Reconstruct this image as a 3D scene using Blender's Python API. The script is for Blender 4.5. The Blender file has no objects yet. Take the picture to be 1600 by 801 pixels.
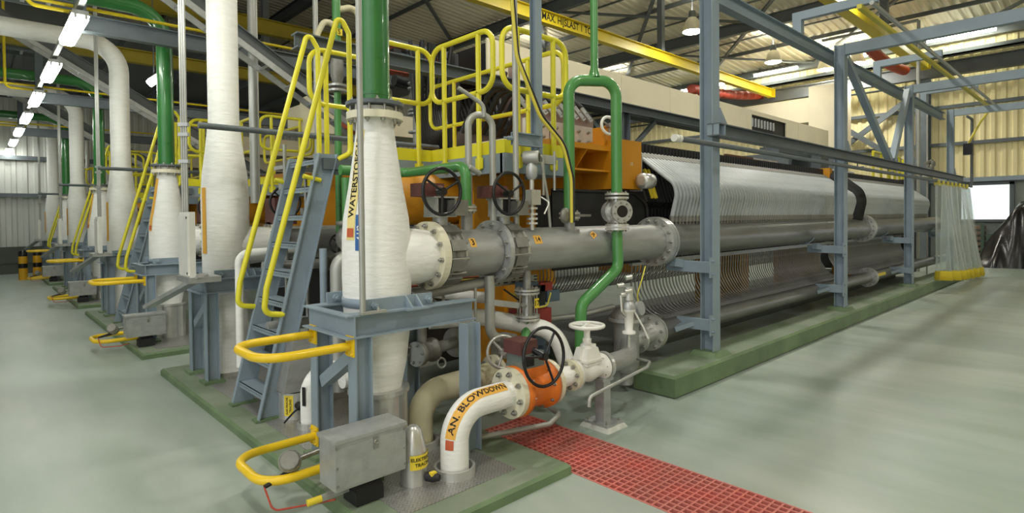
import bpy, math, random
from mathutils import Vector, Matrix
random.seed(7)
SC = bpy.context.scene
COL = SC.collection
V = Vector
PI = math.pi

# ---------------------------------------------------------------- camera
YAW = math.atan(957/900.0)          # the long machine axis (+X) lies this far right of the view direction
PITCH = math.radians(1.0); ROLL = math.radians(.55)
f0 = V((math.cos(YAW), math.sin(YAW), 0)); r0 = V((math.sin(YAW), -math.cos(YAW), 0)); zz = V((0, 0, 1))
fw = f0*math.cos(PITCH) - zz*math.sin(PITCH)
u0 = f0*math.sin(PITCH) + zz*math.cos(PITCH)
rt = r0*math.cos(ROLL) - u0*math.sin(ROLL)
up = u0*math.cos(ROLL) + r0*math.sin(ROLL)
cd = bpy.data.cameras.new('camera'); cam = bpy.data.objects.new('camera', cd); COL.objects.link(cam)
cd.sensor_width = 36; cd.lens = 900/1600*36; cd.shift_y = -.028; cd.clip_start = .05; cd.clip_end = 300
cam.matrix_world = Matrix(((rt.x, up.x, -fw.x, 0), (rt.y, up.y, -fw.y, 0), (rt.z, up.z, -fw.z, 1.75), (0, 0, 0, 1)))
SC.camera = cam

# ---------------------------------------------------------------- sky and exposure (overcast white sky through the openings)
w = bpy.data.worlds.new('overcast_sky'); SC.world = w; w.use_nodes = True
bg = w.node_tree.nodes['Background']; bg.inputs[0].default_value = (.97, .985, 1, 1); bg.inputs[1].default_value = .95
SC.view_settings.view_transform = 'Standard'; SC.view_settings.look = 'None'; SC.view_settings.gamma = 1; SC.view_settings.use_curve_mapping = False
SC.view_settings.exposure = 0.5
LAMP_WALL = 34.0      # emission of the long twin tubes on the end wall
LAMP_TUBE = 23.0      # emission of the tube lamps
LAMP_BAY = 30.0      # emission of the bay lamps
BAY_WATTS = 70.0    # light each bay lamp throws down

# ---------------------------------------------------------------- materials
def lin(c):
    if isinstance(c, str):
        c = [int(c[i:i+2], 16)/255 for i in (0, 2, 4)]
    return [x/12.92 if x <= .04045 else ((x+.055)/1.055)**2.4 for x in c]

MATS = {}
def mat(name, col, rough=.5, metal=0.0, var=.12, scale=6, bump=0.0, bscale=40, col2=None, stretch=None, coat=0, spec=None, mixw=None):
    m = bpy.data.materials.new(name); m.use_nodes = True; MATS[name] = m
    nt = m.node_tree; n = nt.nodes; b = n['Principled BSDF']
    c = lin(col)
    b.inputs['Roughness'].default_value = rough; b.inputs['Metallic'].default_value = metal
    if coat: b.inputs['Coat Weight'].default_value = coat
    if spec is not None: b.inputs['Specular IOR Level'].default_value = spec
    tc = n.new('ShaderNodeTexCoord')
    src = tc.outputs['Object']
    if stretch:
        mp = n.new('ShaderNodeMapping'); mp.inputs['Scale'].default_value = stretch
        nt.links.new(src, mp.inputs[0]); src = mp.outputs[0]
    if var or col2:
        t = n.new('ShaderNodeTexNoise'); t.inputs['Scale'].default_value = scale; t.inputs['Detail'].default_value = 5
        nt.links.new(src, t.inputs['Vector'])
        r = n.new('ShaderNodeValToRGB'); r.color_ramp.elements[0].position = .32; r.color_ramp.elements[1].position = .68
        a = [x*(1-var) for x in c]; d = [min(.92, x*(1+var)) for x in c]
        if col2: a = lin(col2)
        r.color_ramp.elements[0].color = (*a, 1); r.color_ramp.elements[1].color = (*d, 1)
        nt.links.new(t.outputs['Fac'], r.inputs[0]); nt.links.new(r.outputs[0], b.inputs['Base Color'])
        mr = n.new('ShaderNodeMapRange'); mr.inputs[3].default_value = max(0, rough-.08); mr.inputs[4].default_value = min(1, rough+.1)
        nt.links.new(t.outputs['Fac'], mr.inputs[0]); nt.links.new(mr.outputs[0], b.inputs['Roughness'])
    else:
        b.inputs['Base Color'].default_value = (*c, 1)
    if bump:
        t2 = n.new('ShaderNodeTexNoise'); t2.inputs['Scale'].default_value = bscale; t2.inputs['Detail'].default_value = 3
        nt.links.new(src, t2.inputs['Vector'])
        bp = n.new('ShaderNodeBump'); bp.inputs['Strength'].default_value = bump; bp.inputs['Distance'].default_value = .01
        nt.links.new(t2.outputs['Fac'], bp.inputs['Height']); nt.links.new(bp.outputs[0], b.inputs['Normal'])
    return m

def emis(name, col, s):
    m = bpy.data.materials.new(name); m.use_nodes = True; n = m.node_tree.nodes; b = n['Principled BSDF']
    b.inputs['Base Color'].default_value = (*lin(col), 1)
    b.inputs['Emission Color'].default_value = (*lin(col), 1); b.inputs['Emission Strength'].default_value = s
    MATS[name] = m; return m

mat('steel_blue', '8a99a5', .42, 0, .06, 3)
mat('steel_dark', '5e666b', .5, 0, .1, 3)
mat('roof_steel', '63686a', .55, 0, .1, 2)
mat('yellow_rail', 'e6dc32', .38, 0, .05, 5, coat=.2)
mat('yellow_warm', 'efc81e', .36, 0, .05, 5, coat=.2)
mat('green_bright', '4d8d4b', .3, 0, .06, 5, coat=.3)
mat('green_deep', '2f7437', .3, 0, .06, 4, coat=.4)
mat('white_wrap', 'f3f3ee', .62, 0, .05, 7, bump=.5, bscale=9, stretch=(1, 1, 4))
mat('white_wrap_old', 'cfc8a8', .65, 0, .09, 6, bump=.4, bscale=10)
mat('white_paint', 'e9e8e2', .4, 0, .04, 8)
mat('cream_paint', 'ded8c0', .45, 0, .06, 8)
mat('stainless', 'cfcfcb', .3, .6, .12, 5)
mat('stainless_pipe', 'a4a5a3', .46, .45, .14, 4, stretch=(.6, 3, 3))
mat('galvanised', 'b6b8b8', .45, .6, .1, 14)
mat('header_dull', '878785', .36, .6, .14, 4, stretch=(.6, 3, 3))
mat('galv_pipe', 'adaea9', .42, .45, .06, 8)
mat('cast_grey', '86857f', .5, .5, .14, 12, bump=.25, bscale=60)
mat('bolt_steel', 'a9a8a3', .35, .85, .1, 20)
mat('orange_frame', 'cb8a1a', .45, 0, .07, 3)
mat('orange_valve', 'e07522', .4, 0, .1, 9, bump=.2, bscale=30)
mat('maroon', '633c39', .45, 0, .12, 12)
mat('red_actuator', '9c3a34', .4, 0, .12, 10)
mat('black_gloss', '17171a', .3, 0, .1, 6)
mat('black_rubber', '1d1d1f', .6, 0, .15, 6)
mat('cell_black', '242426', .5, 0, .15, 8)
mat('hose_clear', 'b4b9ba', .3, 0, .07, 10)
mat('hose_thin', '9c9c98', .25, .2, .1, 10)
mat('cable_black', '222325', .45, 0, .1, 8)
mat('cream_board', 'e8dec2', .6, 0, .05, 1.5)
mat('roof_sheet', 'ebe4cd', .6, 0, .06, .6)
mat('wall_sheet', 'efe2b0', .55, 0, .05, .5)
mat('wall_white', 'd3d4cf', .55, 0, .05, .5)
mat('wall_low', '8e968f', .6, 0, .08, 1)
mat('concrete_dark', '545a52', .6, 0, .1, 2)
mat('kerb_green', '6b815e', .5, 0, .14, 2.5, bump=.25, bscale=14, col2='5b7050')
mat('kerb_dusty', '848c7c', .55, 0, .14, 2.2, bump=.25, bscale=14, col2='6d7e64')
mat('pit_dark', '6a332c', .8, 0, .1, 5)
mat('grate_red', 'cc6459', .55, 0, .14, 2.5, col2='bd7a70')
mat('copper_plate', 'cfc9c6', .35, .5, .08, 8)
mat('mauve_plate', '9a8580', .5, .2, .1, 6)
mat('sticker_yellow', 'ecd23a', .5, 0, 0)
mat('sticker_pale', 'efdc92', .5, 0, .04, 12)
mat('sticker_orange', 'e8b04a', .5, 0, .04, 12)
mat('sticker_red', 'c8603c', .5, 0, 0)
mat('sticker_blue', '2c62a4', .5, 0, 0)
mat('ink_black', '15130f', .6, 0, 0)
mat('ink_white', 'f2f2f0', .6, 0, 0)
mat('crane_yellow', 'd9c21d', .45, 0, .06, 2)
mat('crane_yellow_shade', '9c8b1e', .5, 0, .1, 2)  # crane yellow with the shade on the rear beams put into the colour
mat('hose_red', 'b5452f', .5, 0, .1, 6)
mat('tarp', '1b1b1e', .22, 0, .2, 2, bump=.8, bscale=3)
mat('pallet', '7d6a58', .7, 0, .15, 3)
mat('wood_green', '4d6152', .6, 0, .1, 3)
mat('cable_yellow', 'd8c94e', .5, 0, 0)
mat('brass', 'b98a3a', .35, .7, .08, 8)
mat('green_gearbox', '707c76', .45, .1, .1, 10)
mat('instrument_blue', '566878', .45, 0, .1, 10)
mat('brown_panel', '6a4436', .55, 0, .1, 4)
mat('copper_red', 'b35a46', .5, .1, .25, 14)
mat('bollard_yellow', 'e0a81f', .45, 0, .06, 5)
mat('grout_white', 'c9cbc4', .7, 0, .1, 12)
emis('lamp_glow', 'fcfff4', LAMP_TUBE)
emis('wall_lamp_glow', 'fdffe9', LAMP_WALL)
emis('bay_glow', 'fffbe0', LAMP_BAY)

def floor_material():
    m = bpy.data.materials.new('epoxy_floor'); m.use_nodes = True; nt = m.node_tree; n = nt.nodes; b = n['Principled BSDF']
    tc = n.new('ShaderNodeTexCoord')
    def noise(s, st=(1, 1, 1), d=4, rot=0):
        mp = n.new('ShaderNodeMapping'); mp.inputs['Scale'].default_value = st; mp.inputs['Rotation'].default_value = (0, 0, rot)
        t = n.new('ShaderNodeTexNoise'); t.inputs['Scale'].default_value = s; t.inputs['Detail'].default_value = d
        nt.links.new(tc.outputs['Object'], mp.inputs[0]); nt.links.new(mp.outputs[0], t.inputs['Vector']); return t
    big = noise(.45, (1, .5, 1), 3); fine = noise(2.2, (1.5, .35, 1), 9)
    r1 = n.new('ShaderNodeValToRGB'); r1.color_ramp.elements[0].position = .33; r1.color_ramp.elements[1].position = .66
    r1.color_ramp.elements[0].color = (*lin('93a099'), 1); r1.color_ramp.elements[1].color = (*lin('abb0a9'), 1)
    r2 = n.new('ShaderNodeValToRGB'); r2.color_ramp.interpolation = 'EASE'; r2.color_ramp.elements[0].position = .28; r2.color_ramp.elements[1].position = .72
    r2.color_ramp.elements[0].color = (.80, .86, .80, 1); r2.color_ramp.elements[1].color = (1.06, 1.06, 1.05, 1)
    mx = n.new('ShaderNodeMix'); mx.data_type = 'RGBA'; mx.blend_type = 'MULTIPLY'; mx.inputs[0].default_value = .85
    nt.links.new(big.outputs['Fac'], r1.inputs[0]); nt.links.new(fine.outputs['Fac'], r2.inputs[0])
    nt.links.new(r1.outputs[0], mx.inputs[6]); nt.links.new(r2.outputs[0], mx.inputs[7]); nt.links.new(mx.outputs[2], b.inputs['Base Color'])
    mr = n.new('ShaderNodeMapRange'); mr.inputs[1].default_value = .15; mr.inputs[2].default_value = .85
    mr.inputs[3].default_value = .36; mr.inputs[4].default_value = .46
    nt.links.new(fine.outputs['Fac'], mr.inputs[0]); nt.links.new(mr.outputs[0], b.inputs['Roughness'])
    bp = n.new('ShaderNodeBump'); bp.inputs['Strength'].default_value = .04; bp.inputs['Distance'].default_value = .02
    nt.links.new(fine.outputs['Fac'], bp.inputs['Height']); nt.links.new(bp.outputs[0], b.inputs['Normal'])
    MATS['epoxy_floor'] = m
floor_material()

def tread_plate():      # raised five-bar pattern as fine relief
    m = mat('tread_plate', 'aeadaa', .38, .55, .1, 5); nt = m.node_tree; n = nt.nodes; b = n['Principled BSDF']
    tc = n.new('ShaderNodeTexCoord'); mp = n.new('ShaderNodeMapping'); mp.inputs['Rotation'].default_value = (0, 0, PI/4)
    mp.inputs['Scale'].default_value = (28, 28, 28)
    nt.links.new(tc.outputs['Object'], mp.inputs[0])
    ch = n.new('ShaderNodeTexChecker'); ch.inputs['Scale'].default_value = 1
    wv = n.new('ShaderNodeTexWave'); wv.inputs['Scale'].default_value = .55; wv.bands_direction = 'X'
    wv2 = n.new('ShaderNodeTexWave'); wv2.inputs['Scale'].default_value = .55; wv2.bands_direction = 'Y'
    mx = n.new('ShaderNodeMix')
    for q in (ch, wv, wv2): nt.links.new(mp.outputs[0], q.inputs['Vector'])
    nt.links.new(ch.outputs['Fac'], mx.inputs[0]); nt.links.new(wv.outputs['Fac'], mx.inputs[2]); nt.links.new(wv2.outputs['Fac'], mx.inputs[3])
    rp = n.new('ShaderNodeValToRGB'); rp.color_ramp.elements[0].position = .45; rp.color_ramp.elements[1].position = .6
    nt.links.new(mx.outputs[0], rp.inputs[0])
    bp = n.new('ShaderNodeBump'); bp.inputs['Strength'].default_value = 1; bp.inputs['Distance'].default_value = .01
    cr = n.new('ShaderNodeMix'); cr.data_type = 'RGBA'; cr.inputs[6].default_value = (*lin('9b9b98'), 1); cr.inputs[7].default_value = (*lin('b2b1ad'), 1)
    nt.links.new(rp.outputs[0], cr.inputs[0]); nt.links.new(cr.outputs[2], b.inputs['Base Color'])
    nt.links.new(rp.outputs[0], bp.inputs['Height']); nt.links.new(bp.outputs[0], b.inputs['Normal'])
tread_plate()

def clear_plastic(name, tint, a):
    m = bpy.data.materials.new(name); m.use_nodes = True; nt = m.node_tree; n = nt.nodes; out = n['Material Output']
    b = n['Principled BSDF']; b.inputs['Base Color'].default_value = (*lin(tint), 1); b.inputs['Roughness'].default_value = .12
    tr = n.new('ShaderNodeBsdfTransparent'); tr.inputs[0].default_value = (.93, .96, .95, 1)
    fr = n.new('ShaderNodeLayerWeight'); fr.inputs[0].default_value = .45
    mr = n.new('ShaderNodeMapRange'); mr.inputs[3].default_value = a; mr.inputs[4].default_value = .7
    mx = n.new('ShaderNodeMixShader')
    nt.links.new(fr.outputs['Facing'], mr.inputs[0]); nt.links.new(mr.outputs[0], mx.inputs[0])
    nt.links.new(tr.outputs[0], mx.inputs[1]); nt.links.new(b.outputs[0], mx.inputs[2]); nt.links.new(mx.outputs[0], out.inputs[0])
    MATS[name] = m
clear_plastic('curtain_plastic', 'dfe6e4', .10)
clear_plastic('window_glass', 'f0f4f4', .04)

# ---------------------------------------------------------------- mesh helpers
def frame_of(d):
    d = V(d).normalized(); a = V((0, 0, 1)) if abs(d.z) < .9 else V((1, 0, 0))
    x = a.cross(d).normalized(); return x, d.cross(x), d

class MB:
    def __init__(s): s.v = []; s.f = []; s.sm = []
    def add(s, vs, fs, smooth=False):
        o = len(s.v); s.v += [V(q) for q in vs]; s.f += [[i+o for i in q] for q in fs]; s.sm += [smooth]*len(fs); return s
    def hexa(s, p):     # eight corners: bottom ring, top ring
        return s.add(p, [(3, 2, 1, 0), (4, 5, 6, 7), (0, 1, 5, 4), (1, 2, 6, 5), (2, 3, 7, 6), (3, 0, 4, 7)])
    def box(s, x0, x1, y0, y1, z0, z1):
        return s.hexa([(x0, y0, z0), (x1, y0, z0), (x1, y1, z0), (x0, y1, z0), (x0, y0, z1), (x1, y0, z1), (x1, y1, z1), (x0, y1, z1)])
    def bar(s, a, b, w, h, upv=(0, 0, 1)):     # rectangular bar; w across, h along up
        a, b = V(a), V(b); d = (b-a).normalized(); u = V(upv); u = (u-d*u.dot(d)).normalized(); x = d.cross(u)
        q = [(-w/2, -h/2), (w/2, -h/2), (w/2, h/2), (-w/2, h/2)]
        return s.hexa([a+x*i+u*j for i, j in q]+[b+x*i+u*j for i, j in q])
    def section(s, a, b, pts, upv=(0, 0, 1)):  # any outline swept straight from a to b
        a, b = V(a), V(b); d = (b-a).normalized(); u = V(upv); u = (u-d*u.dot(d)).normalized(); x = d.cross(u); n = len(pts)
        vs = [a+x*i+u*j for i, j in pts]+[b+x*i+u*j for i, j in pts]
        fs = [(i, (i+1) % n, n+(i+1) % n, n+i) for i in range(n)]
        return s.add(vs, fs+[tuple(range(n))[::-1], tuple(range(n, 2*n))])
    def ibeam(s, a, b, h, w, t=.012, upv=(0, 0, 1)):   # h along up, flanges of width w
        H, W, k = h/2, w/2, t/2
        return s.section(a, b, [(-W, -H), (W, -H), (W, -H+t), (k, -H+t), (k, H-t), (W, H-t), (W, H), (-W, H), (-W, H-t), (-k, H-t), (-k, -H+t), (-W, -H+t)], upv)
    def channel(s, a, b, h, w, t=.01, upv=(0, 0, 1)):  # web at x=0, flanges towards +x
        H = h/2
        return s.section(a, b, [(0, -H), (w, -H), (w, -H+t), (t, -H+t), (t, H-t), (w, H-t), (w, H), (0, H)], upv)
    def lathe(s, prof, base, axis=(0, 0, 1), n=20, cap=True, smooth=True):   # prof: (radius, height)
        x, y, d = frame_of(axis); base = V(base); rings = []
        vs = []
        for r, h in prof:
            vs += [base+d*h+x*(r*math.cos(2*PI*i/n))+y*(r*math.sin(2*PI*i/n)) for i in range(n)]
        fs = [(k*n+i, k*n+(i+1) % n, (k+1)*n+(i+1) % n, (k+1)*n+i) for k in range(len(prof)-1) for i in range(n)]
        s.add(vs, fs, smooth)
        if cap:
            s.add(vs[:n], [tuple(range(n))[::-1]]); s.add(vs[-n:], [tuple(range(n))])
        return s
    def cyl(s, a, b, r, r2=None, n=16, cap=True):
        a, b = V(a), V(b); return s.lathe([(r, 0), (r if r2 is None else r2, (b-a).length)], a, b-a, n, cap)
    def ring(s, c, axis, R, ri, t, n=28):      # flat flange disc with a hole, centred on c
        return s.lathe([(ri, -t/2), (R, -t/2), (R, t/2), (ri, t/2), (ri, -t/2)], c, axis, n, False, False)
    def disc(s, c, axis, R, t, n=28):
        c = V(c); d = V(axis).normalized(); return s.lathe([(R, -t/2), (R, t/2)], c, d, n, True, False)
    def torus(s, c, axis, R, r, n=32, m=8):
        x, y, d = frame_of(axis); c = V(c); vs = []
        for i in range(n):
            a = 2*PI*i/n; e = x*math.cos(a)+y*math.sin(a)
            vs += [c+e*(R+r*math.cos(2*PI*j/m))+d*(r*math.sin(2*PI*j/m)) for j in range(m)]
        return s.add(vs, [(i*m+j, ((i+1) % n)*m+j, ((i+1) % n)*m+(j+1) % m, i*m+(j+1) % m) for i in range(n) for j in range(m)], True)
    def tube(s, pts, r, n=10, bend=0.0, seg=6, cap=True, closed=False, radii=None):
        P = path(pts, bend, seg, closed); N = len(P); vs = []; up_ = None; prevx = None
        for i, p in enumerate(P):
            a = P[i-1] if (i > 0 or closed) else p; b = P[(i+1) % N] if (i < N-1 or closed) else p
            d = (b-a).normalized()
            if prevx is None: x = frame_of(d)[0]
            else:
                x = prevx-d*prevx.dot(d)
                x = x.normalized() if x.length > 1e-6 else frame_of(d)[0]
            y = d.cross(x); prevx = x; rr = radii[i] if radii else r
            vs += [p+x*(rr*math.cos(2*PI*k/n))+y*(rr*math.sin(2*PI*k/n)) for k in range(n)]
        L = N if closed else N-1
        s.add(vs, [(i*n+k, i*n+(k+1) % n, ((i+1) % N)*n+(k+1) % n, ((i+1) % N)*n+k) for i in range(L) for k in range(n)], True)
        if cap and not closed:
            s.add(vs[:n], [tuple(range(n))[::-1]]); s.add(vs[-n:], [tuple(range(n))])
        return s
    def hexbolt(s, p, axis, r=.014, h=.014):
        d = V(axis).normalized(); p = V(p)
        s.lathe([(r, 0), (r, h)], p, d, 6, True, False); return s.lathe([(r*.5, h), (r*.5, h*1.9)], p, d, 6, True, False)
    def bolts(s, c, axis, R, k, r=.014, h=.014, ph=.2):
        x, y, d = frame_of(axis)
        for i in range(k):
            a = 2*PI*i/k+ph; s.hexbolt(V(c)+x*(R*math.cos(a))+y*(R*math.sin(a)), d, r, h)
        return s
    def build(s, name, m, parent=None, label=None, kind=None, link=True):
        o = ORG.get(parent.name, V((0, 0, 0))) if parent else V((0, 0, 0))
        me = bpy.data.meshes.new(name); me.from_pydata([tuple(q-o) for q in s.v], [], s.f)
        me.polygons.foreach_set('use_smooth', s.sm)
        mm = [m] if isinstance(m, str) else m
        for q in mm: me.materials.append(MATS[q])
        me.update()
        ob = bpy.data.objects.new(name, me)
        if link: COL.objects.link(ob)
        if parent: ob.parent = parent; ORG[ob.name] = o
        if label: ob['label'] = label
        if kind: ob['kind'] = kind
        return ob

def path(pts, bend=0.0, seg=6, closed=False):
    pts = [V(p) for p in pts]
    if not bend: return pts
    out = []; n = len(pts)
    for i, p in enumerate(pts):
        if not closed and (i == 0 or i == n-1): out.append(p); continue
        a = pts[i-1]; b = pts[(i+1) % n]; u = (a-p); v = (b-p); lu, lv = u.length, v.length; u.normalize(); v.normalize()
        ang = u.angle(v)
        if ang > PI-.02: out.append(p); continue
        t = min(bend/math.tan(ang/2), lu*.49, lv*.49); r = t*math.tan(ang/2)
        c = p+(u+v).normalized()*(r/math.sin(ang/2)); s0 = p+u*t-c; s1 = p+v*t-c; w_ = s0.angle(s1)
        for k in range(seg+1):
            q = k/seg; out.append(c+(s0*math.sin((1-q)*w_)+s1*math.sin(q*w_))/math.sin(w_))
    return out

ORG = {}
def thing(name, label, cat, loc=(0, 0, 0), group=None):
    o = bpy.data.objects.new(name, None); COL.objects.link(o); o.location = loc; o.empty_display_size = .1
    ORG[o.name] = V(loc); o['label'] = label; o['category'] = cat
    if group: o['group'] = group
    return o
def single(mb, name, m, label, cat, group=None, kind=None):
    xs = [q.x for q in mb.v]; ys = [q.y for q in mb.v]; zs = [q.z for q in mb.v]
    c = V(((min(xs)+max(xs))/2, (min(ys)+max(ys))/2, min(zs)))
    mb.v = [q-c for q in mb.v]; o = mb.build(name, m); o.location = c; o['label'] = label; o['category'] = cat
    if group: o['group'] = group
    if kind: o['kind'] = kind
    ORG[o.name] = c
    return o
def struct(mb, name, m):
    o = mb.build(name, m); o['kind'] = 'structure'; return o
def copy_tree(o, off, label=None, keep=None):
    kids = [c for c in bpy.data.objects if c.parent == o] if keep is None else keep[o.name]
    r = o.copy(); COL.objects.link(r); r.location = o.location+V(off)
    ORG[r.name] = ORG[o.name]+V(off)
    if label: r['label'] = label
    for c in kids: copy_kid(c, r, keep)
    return r
def copy_kid(c, parent, keep):
    k = c.copy(); COL.objects.link(k); k.parent = parent
    kids = [g for g in bpy.data.objects if g.parent == c] if keep is None else keep.get(c.name, [])
    for g in kids: copy_kid(g, k, keep)

def text_mesh(s, size=.1, bold=.02):
    cu = bpy.data.curves.new('lettering', 'FONT'); cu.body = s; cu.size = size; cu.align_x = 'CENTER'; cu.align_y = 'CENTER'; cu.resolution_u = 3; cu.offset = size*bold
    ob = bpy.data.objects.new('lettering', cu); me = bpy.data.meshes.new_from_object(ob)
    vs = [tuple(q.co) for q in me.vertices]; fs = [tuple(p.vertices) for p in me.polygons]
    bpy.data.objects.remove(ob); bpy.data.curves.remove(cu); bpy.data.meshes.remove(me)
    return vs, fs
def lettering(mb, s, size, fn, bold=0):    # fn maps flat (u, v) onto a surface point
    vs, fs = text_mesh(s, size)
    return mb.add([fn(a, b) for a, b, _ in vs], fs)
def patch(mb, w_, h_, fn, nu=8, nv=2):     # thin sticker following a surface
    vs = [fn(-w_/2+w_*i/nu, -h_/2+h_*j/nv) for j in range(nv+1) for i in range(nu+1)]
    return mb.add(vs, [(j*(nu+1)+i, j*(nu+1)+i+1, (j+1)*(nu+1)+i+1, (j+1)*(nu+1)+i) for j in range(nv) for i in range(nu)])
# ================================================================ SETTING
def roof_z(x): return 8.35+(26.5-x)*.07
m = MB()
GX0, GX1, GY0, GY1 = 2.97, 3.57, -1.2, 3.62     # pit under the red grating
for a in ((-9, GX0, -12, 26), (GX1, 26.5, -12, 26), (GX0, GX1, -12, GY0), (GX0, GX1, GY1, 26)):
    m.add([(a[0], a[2], 0), (a[1], a[2], 0), (a[1], a[3], 0), (a[0], a[3], 0)], [(0, 1, 2, 3)])
fl = struct(m, 'floor', 'epoxy_floor')
m = MB()
b = [(GX0, GY0), (GX1, GY0), (GX1, GY1), (GX0, GY1)]
vs = [(x, y, -.001) for x, y in b]+[(x, y, -.3) for x, y in b]
m.add(vs, [(0, 1, 5, 4), (1, 2, 6, 5), (2, 3, 7, 6), (3, 0, 4, 7), (4, 5, 6, 7)]); m.build('drain_pit', 'pit_dark', fl)

def corrugated(mb, u0, u1, pitch, depth, fn, top=.35, slope=.12, segs=1):
    # trapezoid ribs; fn(u, out, t) gives the point, t = 0..1 along the rib
    us = []; k = 0; u = u0
    while u < u1:
        for q, o in ((0, 0), (pitch*(1-top-2*slope), 0), (pitch*(1-top-slope), depth), (pitch*(1-slope), depth)):
            if u+q < u1: us.append((u+q, o))
        u += pitch
    us.append((u1, 0)); n = len(us); vs = []
    for t in range(segs+1): vs += [fn(a, o, t/segs) for a, o in us]
    return mb.add(vs, [(t*n+i, t*n+i+1, (t+1)*n+i+1, (t+1)*n+i) for t in range(segs) for i in range(n-1)])

m = MB(); corrugated(m, -9, 26.5, .3, .045, lambda u, o, t: (u, 26-o, .92+(roof_z(u)-.9)*t)); struct(m, 'wall_back', 'wall_white')
m = MB().box(-9, 26.5, 25.9, 26, .56, .92).box(-9, 26.5, 25.86, 26, .36, .56).box(-9, 26.5, 25.9, 26, 0, .36)
struct(m, 'baseboard_back', 'concrete_dark')
# right-hand end wall, corrugated above the door head
m = MB(); corrugated(m, -12, 26, .3, .045, lambda u, o, t: (26.5-o, u, 2.98+5.4*t)); struct(m, 'wall_right', 'wall_sheet')
m = MB().box(26.42, 26.5, -12, -7, 0, 2.98).box(26.42, 26.5, 1.6, 2.68, 0, 2.98).box(26.42, 26.5, -7, 1.6, 2.78, 2.98).box(26.42, 26.5, 4.15, 26, 0, 2.98).box(26.42, 26.5, 2.68, 4.15, 0, 1.5).box(26.42, 26.5, 2.68, 4.15, 2.78, 2.98)
struct(m, 'wall_right_low', 'wall_low')
fr = MB()
for a in ((2.62, 2.74, 1.44, 2.84), (4.09, 4.21, 1.44, 2.84), (2.62, 4.21, 1.44, 1.53), (2.62, 4.21, 2.75, 2.86)): fr.box(26.32, 26.44, *a)
wn = struct(fr, 'window_1', 'steel_dark')
MB().box(26.45, 26.46, 2.7, 4.12, 1.5, 2.78).build('pane', 'window_glass', wn)
m = MB().box(26.2, 26.42, -12, 26, 2.88, 3.04); struct(m, 'trim_1', 'steel_blue')                     # door-head rail
m = MB()
for z in (4.3, 5.68): m.box(26.3, 26.45, -12, 26, z-.06, z+.06)
struct(m, 'trim_2', 'steel_dark')                                                                      # wall girts
m = MB().cyl((26.3, -12, 6.62), (26.3, 26, 6.62), .04).box(26.1, 26.42, -12, 26, 7.5, 7.56).box(26.1, 26.14, -12, 26, 7.5, 7.68).box(26.15, 26.44, -12, 26, 8.0, 8.3)
struct(m, 'trim_3', 'roof_steel')                                                                      # gutter and eaves beam
m = MB()
for z in (2.67, 3.95, 6.3): m.box(-9, 26.4, 25.78, 25.94, z-.07, z+.07)
struct(m, 'trim_4', 'steel_dark')                                                                      # back wall girts
# roof sheets with ribs running down the slope
m = MB(); corrugated(m, -12, 26, .28, .05, lambda u, o, t: (-9+35.5*t, u, roof_z(-9+35.5*t)-o)); struct(m, 'ceiling', 'roof_sheet')
# roof steel: main beams across, purlins between, diagonal bracing
for k, x in enumerate((-3.2, 2.6, 8.6, 14.6, 20.3)):
    z = roof_z(x)-.3
    m = MB().ibeam((x, -12, z), (x, 26, z), .42, .2, .02)
    o = struct(m, 'trim_%d' % (k+5), 'roof_steel')
for k, x in enumerate((-.4, 5.6, 11.6, 17.4, 23.4)):
    z = roof_z(x)-.13
    o = struct(MB().bar((x, -12, z), (x, 26, z), .06, .14), 'trim_%d' % (k+10), 'roof_steel')
# tie rods and bracing in the roof plane
m = MB()
for x in (4.1, 10.1, 16, 18.9, 22): m.bar((x, -12, roof_z(x)-.1), (x, 26, roof_z(x)-.1), .05, .05)
struct(m, 'trim_15', 'roof_steel')
br = MB()
for x0, x1 in ((2.6, 8.6), (8.6, 14.6), (14.6, 20.3), (20.3, 26)):
    for y0, y1 in ((4, 9), (9, 14), (14, 19), (-1, 4)):
        br.bar((x0, y0, roof_z(x0)-.2), (x1, y1, roof_z(x1)-.2), .12, .08)
        if y0 in (9, -1): br.bar((x0, y1, roof_z(x0)-.24), (x1, y0, roof_z(x1)-.24), .1, .07)
struct(br, 'trim_16', 'roof_steel')
m = MB(); corrugated(m, -9, 26.5, .3, .045, lambda u, o, t: (u, -12+o, .1+(roof_z(u)-.1)*t)); struct(m, 'wall_front', 'wall_sheet')
m = MB(); corrugated(m, 6.5, 26, .3, .045, lambda u, o, t: (-7+o, u, .1+10.5*t)); struct(m, 'wall_left', 'wall_white')
# column and cross bracing on the end wall
m = MB().ibeam((26.2, 5.21, 0), (26.2, 5.21, 7.5), .36, .42, .025, (1, 0, 0)).box(26.0, 26.02, 5.02, 5.42, 0, 7.5)
struct(m, 'trim_17', 'steel_dark')
m = MB().bar((26.2, 5.3, 6.4), (26.2, 9.6, 3.3), .09, .2).bar((26.15, 5.3, 3.3), (26.15, 9.6, 6.6), .09, .2)
struct(m, 'trim_18', 'steel_dark')

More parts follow.
